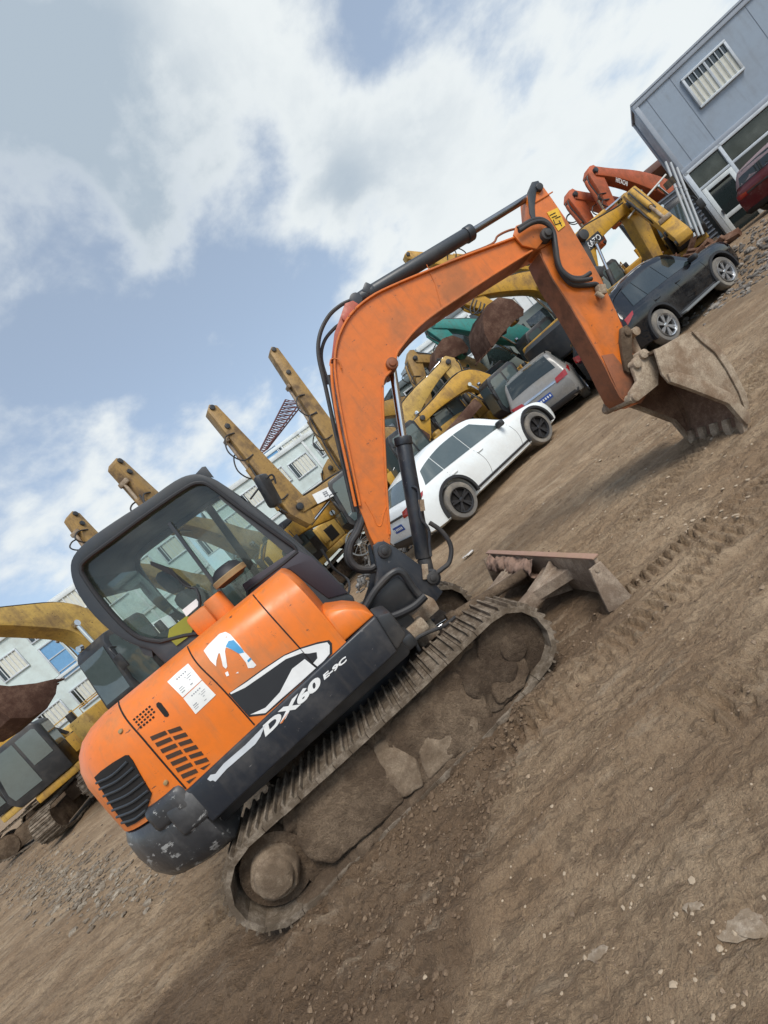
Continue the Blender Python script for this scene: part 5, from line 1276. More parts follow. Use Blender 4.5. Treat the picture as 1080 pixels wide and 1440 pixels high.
fC = at(20, 1005, 14.5)
digger('excavator', 'yellow excavator body half hidden behind the rusty bucket at the left edge', (fC.x - .6, fC.y + .5), R(200), (3.4, 3.4), (4.4, 1.6), YEL2, .95, boom_bulge=.2)
fD = at(520, 712, 14.2)
digger('excavator', 'yellow excavator with open engine bay just left of the orange boom foot', (fD.x + .4, fD.y), R(200), (3.2, 2.2), (4.6, 1.2), YEL, .9, boom_bulge=.1)
# ------------------------------------------------------------------ cars
def interp(tab, x):
    n = len(tab)
    if x <= tab[0][0]: return tab[0][1:]
    for i in range(n - 1):
        if tab[i][0] <= x <= tab[i + 1][0]:
            a, b = tab[max(i - 1, 0)], tab[i]; c, d = tab[i + 1], tab[min(i + 2, n - 1)]
            t = (x - b[0]) / (c[0] - b[0])
            out = []
            for k in range(1, len(b)):
                m0 = (c[k] - a[k]) / max(1e-6, c[0] - a[0]) * (c[0] - b[0]); m1 = (d[k] - b[k]) / max(1e-6, d[0] - b[0]) * (c[0] - b[0])
                if (c[k] - b[k]) * (b[k] - a[k]) <= 0: m0 = 0
                if (d[k] - c[k]) * (c[k] - b[k]) <= 0: m1 = 0
                out.append((2 * t ** 3 - 3 * t * t + 1) * b[k] + (t ** 3 - 2 * t * t + t) * m0 + (-2 * t ** 3 + 3 * t * t) * c[k] + (t ** 3 - t * t) * m1)
            return out
    return tab[-1][1:]
#        x/L   zbelt ztop  halfw (of W/2)  zbottom
SUV = [(0, .50, .53, .80, .22), (.012, .58, .61, .88, .17), (.03, .615, .65, .93, .15), (.085, .635, .77, .965, .13), (.13, .64, .855, .98, .125), (.22, .635, .945, 1, .12), (.36, .615, .998, 1, .12), (.48, .60, .985, 1, .12), (.57, .59, .93, 1, .12), (.705, .58, .635, .99, .12), (.80, .565, .605, .98, .12), (.91, .51, .55, .94, .12), (.965, .44, .48, .88, .13), (.99, .38, .41, .80, .16), (1, .33, .35, .74, .2)]
BOX = [(0, .50, .53, .84, .22), (.012, .58, .61, .90, .18), (.03, .62, .68, .94, .17), (.065, .64, .90, .965, .16), (.10, .64, .955, .98, .15), (.22, .635, .99, 1, .15), (.36, .625, 1.0, 1, .15), (.48, .615, .985, 1, .15), (.57, .605, .93, 1, .15), (.69, .60, .66, .99, .15), (.80, .59, .635, .98, .15), (.91, .56, .60, .95, .15), (.965, .50, .54, .90, .17), (.99, .42, .46, .82, .2), (1, .36, .38, .78, .24)]
def car(name, label, pos, heading, L, W, H, wb, paintm, tab=SUV, rim=None, group=None, rear_axle=.215, wheel_r=.36, glass=None, cladding=True, roof_rails=False, lamp='bar', plate=True, rim_spokes=5, z0=None, trim=None, steps=False, tyre=None):
    rim = rim or M['black']; glass = glass or M['darkglass']; trim = trim or M['rubber']; tyre = tyre or M['hose']
    rt = thing(name, label, 'car', (pos[0], pos[1], ground_h(*pos) if z0 is None else z0), heading, group)
    X = lambda t: (t - .5) * L
    xr = -L / 2 + rear_axle * L; xf = xr + wb
    def sec(t):
        zb, zt, hw, z0_ = interp(tab, t); return zb * H, zt * H, hw * W / 2, z0_ * H
    def rows(t):
        zb, zt, hw, zl = sec(t); g = (zt - zb) / (.40 * H); rw = hw * (.93 - .21 * min(1, max(0, g)))
        k = .05 * H if zt - zb > .1 * H else (zt - zb) * .5
        return [(hw * .80, zl), (hw * .965, zl + .035 * H), (hw * .995, zl + (zb - zl) * .35), (hw * 1.0, zl + (zb - zl) * .62), (hw * .985, zb - .05 * H), (hw * .945, zb), (rw + (hw * .945 - rw) * .18, zb + (zt - zb - k) * .82), (rw, zt - k), (rw * .93, zt - k * .35), (rw * .72, zt - k * .04), (rw * .36, zt + .006 * H), (0, zt + .010 * H)]
    ts = sorted(set([0, .006, .012, .02, .03, .045, .06] + [.06 + .94 * i / 52 for i in range(53)] + [.975, .985, .993]))
    rings = []
    for t in ts:
        r = rows(t); rings.append([Vector((X(t), -y, z)) for y, z in r] + [Vector((X(t), y, z)) for y, z in r[-2::-1]])
    mb = MB(); mb.loft(rings)
    body_me = bpy.data.meshes.new('body'); mb.bm.to_mesh(body_me); mb.bm.free()
    bo = bpy.data.objects.new('body', body_me); COL.objects.link(bo)
    # wheel wells cut through the sides
    cut = MB(); ar_ = wheel_r + .065
    for x in (xr, xf): 
        for sg in (-1, 1): cut.cyl((x, sg * (W / 2 - .26), wheel_r + .01), (x, sg * (W / 2 + .2), wheel_r + .01), ar_, seg=40)
    cme = bpy.data.meshes.new('cut'); cut.bm.to_mesh(cme); cut.bm.free(); co = bpy.data.objects.new('cut', cme); COL.objects.link(co)
    md = bo.modifiers.new('b', 'BOOLEAN'); md.operation = 'DIFFERENCE'; md.object = co; md.solver = 'EXACT'
    bpy.context.view_layer.update()
    dg = bpy.context.evaluated_depsgraph_get(); nm = bpy.data.meshes.new_from_object(bo.evaluated_get(dg))
    bpy.data.objects.remove(bo); bpy.data.objects.remove(co)
    mb = MB(); mb.bm.from_mesh(nm); body_bv = BVHTree.FromBMesh(mb.bm)
    body = part('body', mb, paintm, rt, ang=38)
    # panes
    def pane(nm_, tt, lo, hi, side=None, off=.006, m=None, rowf=None):
        mb = MB(); b = mb.bm; g = []
        for t in tt:
            col = []
            for k in range(4):
                col.append(rowf(t, k / 3))
            g.append([b.verts.new(p) for p in col])
        for i in range(len(g) - 1):
            for j in range(3): b.faces.new((g[i][j], g[i + 1][j], g[i + 1][j + 1], g[i][j + 1]))
        bmesh.ops.recalc_face_normals(b, faces=b.faces)
        r = bmesh.ops.solidify(b, geom=b.faces[:], thickness=.004)
        return part(nm_, mb, m or glass, rt)
    def sidepane(sg, t0, t1, lean0=0, lean1=0):
        def rf(t, u):
            def pt(v, tt):
                r = rows(tt); (ya, za), (yb, zb) = r[5], r[7]; v2 = .07 + .80 * v
                return ya + (yb - ya) * v2, za + (zb - za) * v2
            f_ = (t - t0) / (t1 - t0); tt = t + (lean0 * (1 - f_) + lean1 * f_) * u
            y, z = pt(u, tt); return Vector((X(tt), sg * (y + .008), z))
        tt = [t0 + (t1 - t0) * k / 8 for k in range(9)]
        return pane('side_window', tt, 0, 1, rowf=rf)
    for sg in (-1, 1):
        sidepane(sg, .128, .243, .035, .0); sidepane(sg, .247, .420, 0, 0); sidepane(sg, .424, .658, 0, -.128)
    def across(name_, t0, t1, wfrac, m=None):
        def rf(v, u):
            t = t0 + (t1 - t0) * u; r = rows(t); y = r[8][0] * wfrac * v
            # height of the skin at this y
            q = r[7:]; z = q[-1][1]
            for (ya, za), (yb, zb) in zip(q, q[1:]):
                if yb <= abs(y) <= ya: z = za + (zb - za) * (ya - abs(y)) / max(1e-6, ya - yb)
            sl_ = 1 if t1 > .4 else -1
            return Vector((X(t) + sl_ * .006, y, z + .008))
        return pane(name_, [-1 + 2 * k / 10 for k in range(11)], 0, 1, m=m, rowf=rf)
    across('windscreen', .585, .70, .93); across('rear_window', .040 if tab is SUV else .034, .135 if tab is SUV else .098, .9)
    # wheels
    for x in (xr, xf):
        for sg in (-1, 1):
            mb = MB(); r = wheel_r; w_ = .115
            prof = [(r * .66, -w_ * .85), (r * .80, -w_ * 1.0), (r * .93, -w_ * .95), (r * .985, -w_ * .7), (r, -w_ * .35), (r, w_ * .35), (r * .985, w_ * .7), (r * .93, w_ * .95), (r * .80, w_ * 1.0), (r * .66, w_ * .85)]
            mb.lathe(prof, 40); mb.bm.transform(Matrix.Translation((x, sg * (W / 2 - .13), r)))
            wh = part('wheel', mb, tyre, rt, ang=40)
            mb = MB(); yo = sg * (W / 2 - .13 + .075)
            mb.lathe([(r * .67, -.06), (r * .68, sg * .035), (r * .62, sg * .03), (r * .605, -sg * .02), (r * .60, -sg * .05), (r * .62, -sg * .06)], 36, Matrix.Translation((x, yo, r)))
            for k in range(rim_spokes):
                a = 2 * math.pi * k / rim_spokes + .3
                for da in (-.13, .13):
                    p0 = Vector((x + .03 * math.cos(a), yo + sg * .02, r + .03 * math.sin(a))); p1 = Vector((x + r * .63 * math.cos(a + da), yo + sg * .028, r + r * .63 * math.sin(a + da)))
                    d = (p1 - p0).normalized(); n_ = Vector((-d.z, 0, d.x)) * .017
                    mb.loft([[p0 - n_, p0 + n_, p0 + n_ - Vector((0, sg * .03, 0)), p0 - n_ - Vector((0, sg * .03, 0))], [p1 - n_ * 1.2, p1 + n_ * 1.2, p1 + n_ * 1.2 - Vector((0, sg * .03, 0)), p1 - n_ * 1.2 - Vector((0, sg * .03, 0))]])
            mb.cyl((x, yo, r), (x, yo + sg * .03, r), .05, seg=18, bev=.006)
            rp = part('rim', mb, rim, wh)
            mb = MB(); mb.cyl((x, yo - sg * .036, r), (x, yo - sg * .02, r), r * .60, seg=32); part('brake_disc', mb, M['darkhole'], wh)
            if cladding:
                mb = MB(); n_ = 22; ro, ri = ar_ + .055, ar_ - .004
                A = [R(-12) + (R(204)) * k / n_ for k in range(n_ + 1)]
                rg = []
                for a in A:
                    cx_, cz_ = math.cos(a), math.sin(a); px_ = x + ro * cx_; pz_ = wheel_r + .01 + ro * sn if False else wheel_r + .01 + ro * cz_
                    rg.append([Vector((x + ri * cx_, sg * (W / 2 - .07), wheel_r + .01 + ri * cz_)), Vector((x + ri * cx_, sg * (W / 2 + .012), wheel_r + .01 + ri * cz_)), Vector((px_, sg * (W / 2 + .008), pz_)), Vector((px_, sg * (W / 2 - .07), pz_))])
                mb.loft(rg); part('arch_trim', mb, trim, rt)
    def on_side(t, z, sg, off=.004):
        x = X(t); p, n_, i, d = body_bv.ray_cast(Vector((x, sg * 3, z)), Vector((0, -sg, 0)))
        return (p + n_ * off) if p is not None else Vector((x, sg * W / 2, z))
    for sg in (-1, 1):
        if cladding:
            mb = MB(); mb.tube([on_side(t, .20 * H + .01, sg, .0) for t in [(xr + ar_ + .05 + (xf - xr - 2 * ar_ - .1) * k / 8) / L + .5 for k in range(9)]], .028, 6, False); part('sill_trim', mb, trim, rt)
        for t, top in ((.245, .60), (.425, .585), (.665, .56)):
            pts = [on_side(t + (.018 * math.sin(math.pi * k / 8) if t > .3 else -.03 * (1 - k / 8) ** 2 * (1 if t < .3 else 0)), (.19 + (top - .19) * k / 8) * H, sg, .0005) for k in range(9)]
            mb = MB(); mb.tube(pts, .0045, 5, False); part('door_gap', mb, M['darkhole'], rt)
        for t in (.27, .45):
            p = on_side(t, .535 * H, sg, .012); mb = MB(); mb.box(p, (.17, .025, .03), .01); part('door_handle', mb, paintm, rt)
        r = rows(.645); p = Vector((X(.625), sg * (r[5][0] + .09), r[5][1] + .07)); mb = MB(); mb.box(p, (.12, .20, .14), .04).box(p - Vector((0, sg * .1, .03)), (.06, .12, .04), .01); part('wing_mirror', mb, M['black'], rt)
        if roof_rails:
            mb = MB(); mb.tube([Vector((X(t), sg * (rows(t)[8][0] - .02), rows(t)[8][1] + (.035 if .2 < t < .5 else .0))) for t in (.13, .17, .22, .3, .4, .5, .54)], .018, 8); part('roof_rail', mb, M['chrome'], rt)
        if steps:
            mb = MB(); mb.box((X(.49), sg * (W / 2 + .05), .34), (1.45, .18, .05), .02); part('side_step', mb, M['seatgrey'], rt)
    # lamps, plate, bumper
    def rear_at(y, z, off=.008):
        p, n_, i, d = body_bv.ray_cast(Vector((-L, y, z)), Vector((1, 0, 0))); return (p + n_ * off) if p is not None else Vector((X(0), y, z))
    def patch(nm_, quad, m, n=6, mk=rear_at, off=.010):
        mb = MB(); b = mb.bm; g = [[b.verts.new(mk(*frame_q(*quad, i / n, j / 3), off)) for j in range(4)] for i in range(n + 1)]
        for i in range(n):
            for j in range(3): b.faces.new((g[i][j], g[i + 1][j], g[i + 1][j + 1], g[i][j + 1]))
        bmesh.ops.recalc_face_normals(b, faces=b.faces); bmesh.ops.solidify(b, geom=b.faces[:], thickness=.01)
        return part(nm_, mb, m, rt)
    for sg in (-1, 1):
        patch('tail_lamp', [(sg * W * .25, .50 * H), (sg * W * .425, .51 * H), (sg * W * .435, .60 * H), (sg * W * .27, .575 * H)], TAILRED)
        def side_at(t_, z, off): return on_side(t_, z, sg, off)
        patch('tail_lamp', [(.024, .525 * H), (.085, .585 * H), (.10, .625 * H), (.03, .60 * H)], TAILRED, mk=side_at)
    if lamp == 'bar': patch('lamp_bar', [(-W * .25, .525 * H), (W * .25, .525 * H), (W * .25, .55 * H), (-W * .25, .55 * H)], M['black'])
    else: patch('chrome_strip', [(-W * .25, .525 * H), (W * .25, .525 * H), (W * .25, .555 * H), (-W * .25, .555 * H)], M['chrome'])
    patch('rear_bumper', [(-W * .40, .15 * H), (W * .40, .15 * H), (W * .43, .27 * H), (-W * .43, .27 * H)], trim, off=.03)
    if plate:
        pl = patch('number_plate', [(-.22, .375 * H), (.22, .375 * H), (.22, .46 * H), (-.22, .46 * H)], PLATEB, off=.014)
        for k in range(6):
            y = .17 - .065 * k
            if k: y -= .02
            c_ = rear_at(y, .418 * H, .022); mb = MB(); mb.box(c_, (.004, .035, .055)); part('plate_mark', mb, M['white'], pl)
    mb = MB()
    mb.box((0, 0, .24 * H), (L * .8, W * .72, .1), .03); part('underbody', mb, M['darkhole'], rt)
    return rt, body_bv, X, rows
TAILRED = plain('red_lamp', (.30, .014, .014), .15, 0, .8)
PLATEB = plain('blue_plate', (.02, .075, .32), .4)
def carpaint(name, col, dirt, amt, rough=.22):
    return paint(name, col, rough, dirt, amt, 1.6, chips=0, bmp=.0)
ALLOY = plain('alloy_rim', (.62, .63, .64), .3, .8)
TYRE = paint('dusty_tyre', (.13, .122, .112), .8, (.34, .30, .24), .85, 2.2)
WHITE = carpaint('white_car_paint', (.76, .80, .80), (.55, .52, .46), .3)
car('car', 'white coupe style SUV with black rims and dusty tyres parked behind the orange boom', (2.14, 10.64), R(26), 4.72, 1.92, 1.64, 2.84, WHITE, SUV, plain('black_rim', (.035, .035, .038), .35, .3), 'cars parked in the yard', tyre=TYRE, wheel_r=.385, glass=M['farglass'])
car('car', 'dusty silver grey SUV with red tail lamps and blue plate ahead of the white car', (5.0 + 1.12, 11.95 + 1.97), R(60), 4.55, 1.84, 1.68, 2.66, carpaint('silver_car_paint', (.23, .225, .215), (.19, .165, .13), .7, .3), BOX, ALLOY, 'cars parked in the yard', roof_rails=True, lamp='chrome', tyre=TYRE)
car('car', 'black SUV with silver alloy wheels and side steps beside the muddy bucket', (8.42, 11.6), R(18), 4.55, 1.86, 1.80, 2.60, carpaint('black_car_paint', (.006, .007, .009), (.10, .09, .08), .22, .08), BOX, ALLOY, 'cars parked in the yard', steps=True, roof_rails=True, lamp='chrome', plate=False, tyre=TYRE, wheel_r=.395, rim_spokes=6)
car('car', 'dark grey hatchback squeezed between the silver vehicle and the black vehicle', (8.95, 15.2), R(60), 4.2, 1.76, 1.46, 2.55, carpaint('dark_car_paint', (.02, .024, .032), (.13, .115, .10), .5, .2), SUV, ALLOY, 'cars parked in the yard', plate=False, wheel_r=.32, tyre=TYRE, glass=M['farglass'])
pr = at(1150, 300, 12.0)
rc, rbv, rX, rrows = car('car', 'dark red damaged car half out of the frame in front of the grey cabin', (pr.x + 2.35, pr.y + 1.15), R(9), 4.3, 1.80, 1.50, 2.55, carpaint('red_car_paint', (.11, .012, .016), (.2, .12, .1), .5, .2), BOX, M['black'], 'cars parked in the yard', plate=False, tyre=TYRE)
# sheet of plastic over the red car's roof
mb = MB(); b = mb.bm; g = []
for i in range(22):
    t = .035 + .5 * i / 21; r = rrows(t); row = []
    prof = [(-a - .012, z) for a, z in r[6:]] + [(a + .012, z) for a, z in r[-2:5:-1]]
    row = [b.verts.new((rX(t), y, z + .02 + .018 * noise.noise(Vector((t * 25, y * 5, z * 4))))) for y, z in prof]
    g.append(row)
for i in range(21):
    for j in range(len(g[0]) - 1): b.faces.new((g[i][j], g[i + 1][j], g[i + 1][j + 1], g[i][j + 1]))
bmesh.ops.solidify(b, geom=b.faces[:], thickness=.003)
o = part('plastic_sheet', mb, plain('pinkish_plastic_sheet', (.55, .42, .44), .3)); o.matrix_world = rc.matrix_basis.copy(); o.location = rc.location; o.rotation_euler = rc.rotation_euler
tag(o, 'crumpled pale plastic sheet draped over the red car roof', 'plastic sheet')
# ------------------------------------------------------------------ container houses and other structures
def panel_mat(name, col, dirt=(.25, .22, .18), amt=.35):
    return paint(name, col, .6, dirt, amt, .9, bmp=.0)
MINT = panel_mat('pale_mint_panel', (.56, .645, .625)); MINT2 = panel_mat('white_panel', (.66, .69, .69)); GREYB = paint('blue_grey_panel', (.255, .31, .375), .55, (.19, .20, .21), .35, .9, bmp=.0, streak=.3)
FRAMEW = panel_mat('white_steel_frame', (.60, .64, .64)); FRAMED = panel_mat('dark_steel_frame', (.10, .13, .14)); DKP = panel_mat('dark_teal_panel', (.10, .135, .135))
BLUEG = plain('blue_window_glass', (.12, .30, .52), .08, 0, .8); SILV = plain('aluminium_frame', (.50, .53, .55), .4, .3)
CURT = plain('pale_blind', (.62, .62, .54), .8)
def house(name, label, A, hd, units, unit_w, depth, zs, wallm, framem, windows, group=None, roof=None):
    """A: world (x,y) of the front left corner; zs: floor levels; windows: (kind, u, z, w, h)"""
    rt = thing(name, label, 'container house', (A[0], A[1], 0), hd, group)
    Lr = units * unit_w
    for i, (z0, z1) in enumerate(zip(zs, zs[1:])):
        mb = MB(); mb.box((Lr / 2, depth / 2, (z0 + z1) / 2), (Lr - .02, depth, z1 - z0 - .02))
        wl = part('wall', mb, wallm, rt)
    mb = MB(); 
    for k in range(units + 1): mb.box((k * unit_w, .02, (zs[0] + zs[-1]) / 2), (.13, .16, zs[-1] - zs[0]), .01)
    for k in (0, units): mb.box((k * unit_w, depth - .02, (zs[0] + zs[-1]) / 2), (.13, .16, zs[-1] - zs[0]), .01)
    for i, z in enumerate(zs): mb.box((Lr / 2, -.015, z + (.06 if i == 0 else -.08)), (Lr + .1, .14, .13 if 0 < i < len(zs) - 1 else .19), .01)
    for z in zs[1:]:
        for x in (0, Lr): mb.box((x, depth / 2, z - .08), (.14, depth, .15), .01)
    part('frame', mb, framem, rt)
    mb = MB(); mb.box((Lr / 2, depth / 2, zs[-1] + .035), (Lr + .12, depth + .12, .07), .01); part('roof', mb, roof or framem, rt)
    for kind, u, z, w_, h_ in windows:
        mb = MB()
        for dx in (-w_ / 2, w_ / 2): mb.box((u + dx, -.03, z), (.06, .07, h_ + .06), .006)
        for dz in (-h_ / 2, h_ / 2): mb.box((u, -.032, z + dz), (w_ + .06, .07, .06), .006)
        if kind in ('bars', 'blue', 'half'): mb.box((u, -.028, z), (.045, .05, h_))
        if kind == 'blue': mb.box((u, -.026, z + h_ * .12), (w_, .05, .04)); mb.box((u, -.026, z - h_ * .28), (w_, .05, .04))
        f = part('window', mb, SILV if kind != 'door' else FRAMEW, rt)
        mb = MB(); mb.box((u, -.012, z), (w_ - .06, .012, h_ - .06)); part('pane', mb, {'blue': BLUEG, 'bars': M['darkglass'], 'half': M['darkglass'], 'dark': M['darkglass'], 'door': M['darkglass'], 'shut': CURT}[kind], f)
        if kind == 'half':
            mb = MB(); mb.box((u + .02, -.020, z - h_ * .14), (w_ - .08, .006, h_ * .66)); part('blind', mb, CURT, f)
            mb = MB()
            for k in range(1, 6): mb.box((u - w_ / 2 + w_ * k / 6, -.05, z), (.022, .02, h_))
            part('bars', mb, SILV, f)
        if kind == 'bars':
            mb = MB(); mb.box((u + w_ * .1, -.021, z), (w_ * .72, .006, h_ - .07)); part('blind', mb, CURT, f)
            mb = MB()
            for k in range(1, 6): mb.box((u - w_ / 2 + w_ * k / 6, -.05, z), (.03, .02, h_ - .05))
            part('bars', mb, FRAMEW, f)
    return rt
H1 = R(21); A1 = (-14.5, 19.4)
tA = Vector((math.cos(H1), math.sin(H1), 0)); nA = Vector((-tA.y, tA.x, 0))
def wl(px, py, A=A1, hd=H1):
    t = Vector((math.cos(hd), math.sin(hd), 0)); n = Vector((-t.y, t.x, 0)); p0 = Vector((A[0], A[1], 0)); P = on_plane(px, py, p0, n)
    return ((P - p0).dot(t), P.z)
def wat(px, py, A, hd, w_, h_, kind): u, z = wl(px, py, A, hd); return (kind, u, z, w_, h_)
def more(ws, units, uw, zs, skip=1.3):
    out = list(ws)
    for z0, z1 in zip(zs, zs[1:]):
        if z1 - z0 < 1.5: continue
        for k in range(units):
            for du in (.28, .74):
                u, z = (k + du) * uw, (z0 + z1) / 2 + .15
                if all(abs(u - q[1]) > skip or abs(z - q[2]) > 1.2 for q in out): out.append(('bars', u, z, .95, .85))
    return out
p1 = wl(61, 853)
ou = p1[0] - 3.0; Ah = (A1[0] + tA.x * ou, A1[1] + tA.y * ou)
zt1 = wl(61, 853)[1]; zf = wl(121, 921)[1]
ZA = [0, max(.8, zf - 2.75), zf, zt1]
house('container_house', 'pale mint container house at left with barred windows and one blue glazed window', Ah, H1, 3, 3.0, 5.5, ZA, MINT, FRAMEW,
      more([wat(54, 879, Ah, H1, 1.15, .95, 'bars'), wat(97, 852, Ah, H1, 1.15, .95, 'bars'), wat(124, 891, Ah, H1, 1.15, .95, 'bars'), wat(97, 916, Ah, H1, 1.5, 1.6, 'blue')], 3, 3.0, ZA), 'container houses behind the yard')
u2 = wl(283, 716)[0]; z2 = wl(287, 712)[1]; z2f = wl(337, 762)[1]
A2 = (A1[0] + tA.x * u2, A1[1] + tA.y * u2)
house('container_house', 'pale mint container house seen through the dark cab glass', A2, H1, 3, 3.0, 5.5, [0, max(.6, z2f - 2.6), z2f, z2], MINT, FRAMEW,
      more([wat(333, 735, A2, H1, 1.2, .9, 'bars'), wat(302, 708, A2, H1, 1.0, .7, 'bars'), wat(300, 760, A2, H1, 1.2, .9, 'bars'), ('bars', 5.2, z2 - 1.2, 1.2, .9), ('bars', 7.5, z2f - 1.2, 1.2, .9)], 3, 3.0, [0, max(.6, z2f - 2.6), z2f, z2]), 'container houses behind the yard')
A3p = at(366, 645, 32); H3 = R(16); A3 = (A3p.x, A3p.y); z3_ = A3p.z
fl3 = [z3_, wl(400, 684, A3, H3)[1]]; fh = fl3[0] - fl3[1]
house('container_house', 'tall pale container house with stacked blue glazing behind the arms', A3, H3, 3, wl(395, 628, A3, H3)[0], 6, [0, fl3[1] - 2 * fh, fl3[1] - fh, fl3[1], fl3[0]], MINT2, FRAMEW,
      [wat(383, 657, A3, H3, 2.2, 2.2, 'blue'), wat(404, 692, A3, H3, 2.2, 2.2, 'blue'), wat(413, 631, A3, H3, 1.9, 1.5, 'bars'), wat(434, 617, A3, H3, 1.9, 1.5, 'bars'), wat(425, 668, A3, H3, 1.9, 1.5, 'bars')], 'container houses behind the yard')
# distant white cabins seen under the boom
def cabin_at(label, pxTL, Y, hd, units, uw, floors, fh_, wm, fm, wins):
    P = at(*pxTL, Y); zs = [P.z - fh_ * k for k in range(floors, -1, -1)]
    if zs[0] > .1: zs = [0] + zs
    house('container_house', label, (P.x, P.y), hd, units, uw, 3.2, zs, wm, fm, [(k, u, P.z - dz, w_, h_) for k, u, dz, w_, h_ in wins], 'container houses behind the yard')
cabin_at('white container cabin with one big dark window above the yellow machines', (586, 492), 24, R(12), 1, 3.4, 2, 2.5, MINT2, FRAMEW, [('dark', 2.5, 1.1, 1.3, 1.5), ('shut', .9, 1.2, 1.2, 1.5), ('bars', 1.7, 3.7, 1.4, 1.1)])
cabin_at('dark teal two storey cabin just right of the boom cylinder', (551, 548), 19, R(14), 2, 1.7, 3, 1.75, DKP, FRAMED, [('dark', .85, .85, 1.1, .9), ('dark', 2.5, .85, 1.1, .9), ('dark', .85, 2.6, 1.1, 1.0), ('dark', 2.5, 2.6, 1.1, 1.0), ('blue', 3.1, .4, .3, .5)])
cabin_at('small grey white cabin low beside the boom cylinder rod', (530, 615), 21, R(14), 1, 3.6, 2, 2.3, MINT2, FRAMEW, [('bars', .9, 1.1, 1.0, .9), ('shut', 2.5, 1.1, .9, .9)])
cabin_at('white stacked container cabin far off below the bright yellow booms', (683, 430), 30, R(5), 2, 2.6, 4, 2.3, MINT2, FRAMEW, [('bars', 1.3, 1.1, 1.0, .8), ('dark', 3.9, 1.1, .9, .8), ('bars', 1.3, 3.5, 1.0, .8), ('bars', 3.9, 3.5, 1.0, .8), ('dark', 1.3, 5.8, 1.0, 1.0)])
cabin_at('white container cabin with dark window behind the rusty buckets', (672, 507), 23, R(8), 1, 2.6, 2, 2.2, MINT2, FRAMEW, [('dark', 1.6, .7, .8, .6), ('bars', 1.3, 2.9, 1.0, .8)])
cabin_at('pale grey cabin at far end behind the teal boom', (628, 448), 27, R(8), 1, 3.4, 3, 2.3, MINT2, FRAMED, [('dark', 1.7, 1.1, 1.2, .9), ('bars', 1.7, 3.4, 1.2, .9)])

# the blue grey cabin on a glazed ground floor at right
HB = R(-20); AB = Vector((14.6, 15.5, 0)); ZB0, ZB1 = 3.28, 6.05
rb = thing('site_cabin', 'blue grey steel cabin stacked on a glazed ground floor at upper right', 'cabin', AB, HB)
Lb, Db = 6.0, 2.5
mb = MB(); SK_ = .78; mb.loft([[Vector((x, y, z)) for x, y in ((.05, .03), (Lb - .05, .03), (Lb - .05, Db), (.05 + SK_, Db))] for z in (ZB0 + .02, ZB1 - .02)]); part('upper_wall', mb, GREYB, rb)
for x in (.42, 1.2, 3.6, 4.8): mb = MB(); mb.box((x, .028, (ZB0 + ZB1) / 2), (.012, .012, ZB1 - ZB0 - .3)); part('panel_joint', mb, plain('joint_grey', (.16, .19, .23), .6), rb)
GREYF = panel_mat('grey_steel_frame', (.30, .34, .39), (.2, .2, .22), .3)
mb = MB()
for x in (.06, Lb - .06):
    for y in (.06, Db - .06): mb.box((x + (SK_ * .97 if y > 1 and x < 1 else 0), y, (ZB0 + ZB1) / 2), (.14, .14, ZB1 - ZB0), .01)
for z in (ZB0 + .07, ZB1 - .08):
    mb.box((Lb / 2, .05, z), (Lb, .13, .15), .01).box((Lb / 2 + SK_ / 2, Db - .05, z), (Lb - SK_, .13, .15), .01).box((Lb - .05, Db / 2, z), (.13, Db - .2, .15), .01)
part('upper_frame', mb, GREYF, rb)
mb = MB(); mb.loft([[Vector((x, y, z)) for x, y in ((-.03, -.04), (Lb + .04, -.04), (Lb + .04, Db + .04), (SK_ - .03, Db + .04))] for z in (ZB1 + .002, ZB1 + .06)]); part('roof', mb, GREYF, rb)
u, z = wl(1001, 106, (AB.x, AB.y), HB); w_, h_ = 1.32, 1.02
mb = MB()
for dx in (-w_ / 2, w_ / 2): mb.box((u + dx, -.02, z), (.07, .09, h_ + .07), .006)
for dz in (-h_ / 2, h_ / 2): mb.box((u, -.022, z + dz), (w_ + .07, .09, .07), .006)
mb.box((u, -.02, z), (.06, .06, h_)); wf = part('window', mb, SILV, rb)
mb = MB(); mb.box((u, -.004, z), (w_ - .06, .012, h_ - .06)); part('pane', mb, M['darkglass'], wf)
mb = MB(); mb.box((u + .0, -.012, z - .14), (w_ - .08, .006, h_ * .68)); part('blind', mb, CURT, wf)
mb = MB()
for k in range(1, 8): mb.box((u - w_ / 2 + w_ * k / 8, -.045, z), (.02, .02, h_)); 
part('bars', mb, SILV, wf)
# ground floor
zg = .45
mb = MB(); mb.box((Lb / 2 + .3, Db - .06, (zg + ZB0) / 2), (Lb - .7, .1, ZB0 - zg)); mb.box((Lb / 2, Db / 2, zg + .05), (Lb, Db, .1)); part('lower_back_wall', mb, panel_mat('dim_room_wall', (.12, .115, .10)), rb)
mb = MB()
for x in (.06, 1.16, 3.1, Lb - .06): mb.box((x, .04, (zg + ZB0) / 2), (.10 if x > .1 else .14, .12, ZB0 - zg), .008)
mb.box((Lb / 2, .04, ZB0 - .74), (Lb, .10, .09), .008).box((Lb / 2, .04, ZB0 - .05), (Lb, .12, .10), .008).box((Lb / 2 + .6, .04, zg + .3), (Lb - 1.2, .10, .5), .008)
part('shop_front', mb, SILV, rb)
mb = MB(); mb.box((Lb / 2, .05, ZB0 - .41), (Lb - .2, .012, .56)); part('fanlight', mb, glass_mat('fanlight_glass', (.30, .31, .26), .05), rb)
mb = MB(); mb.box((2.13, .05, (zg + ZB0) / 2 - .2), (1.85, .012, 1.9)).box((4.5, .05, (zg + ZB0) / 2 - .2), (2.7, .012, 1.9)); part('shop_window', mb, glass_mat('shop_glass', (.10, .17, .27), .02), rb)
mb = MB()
zd0, zd1 = zg + .1, ZB0 - .80
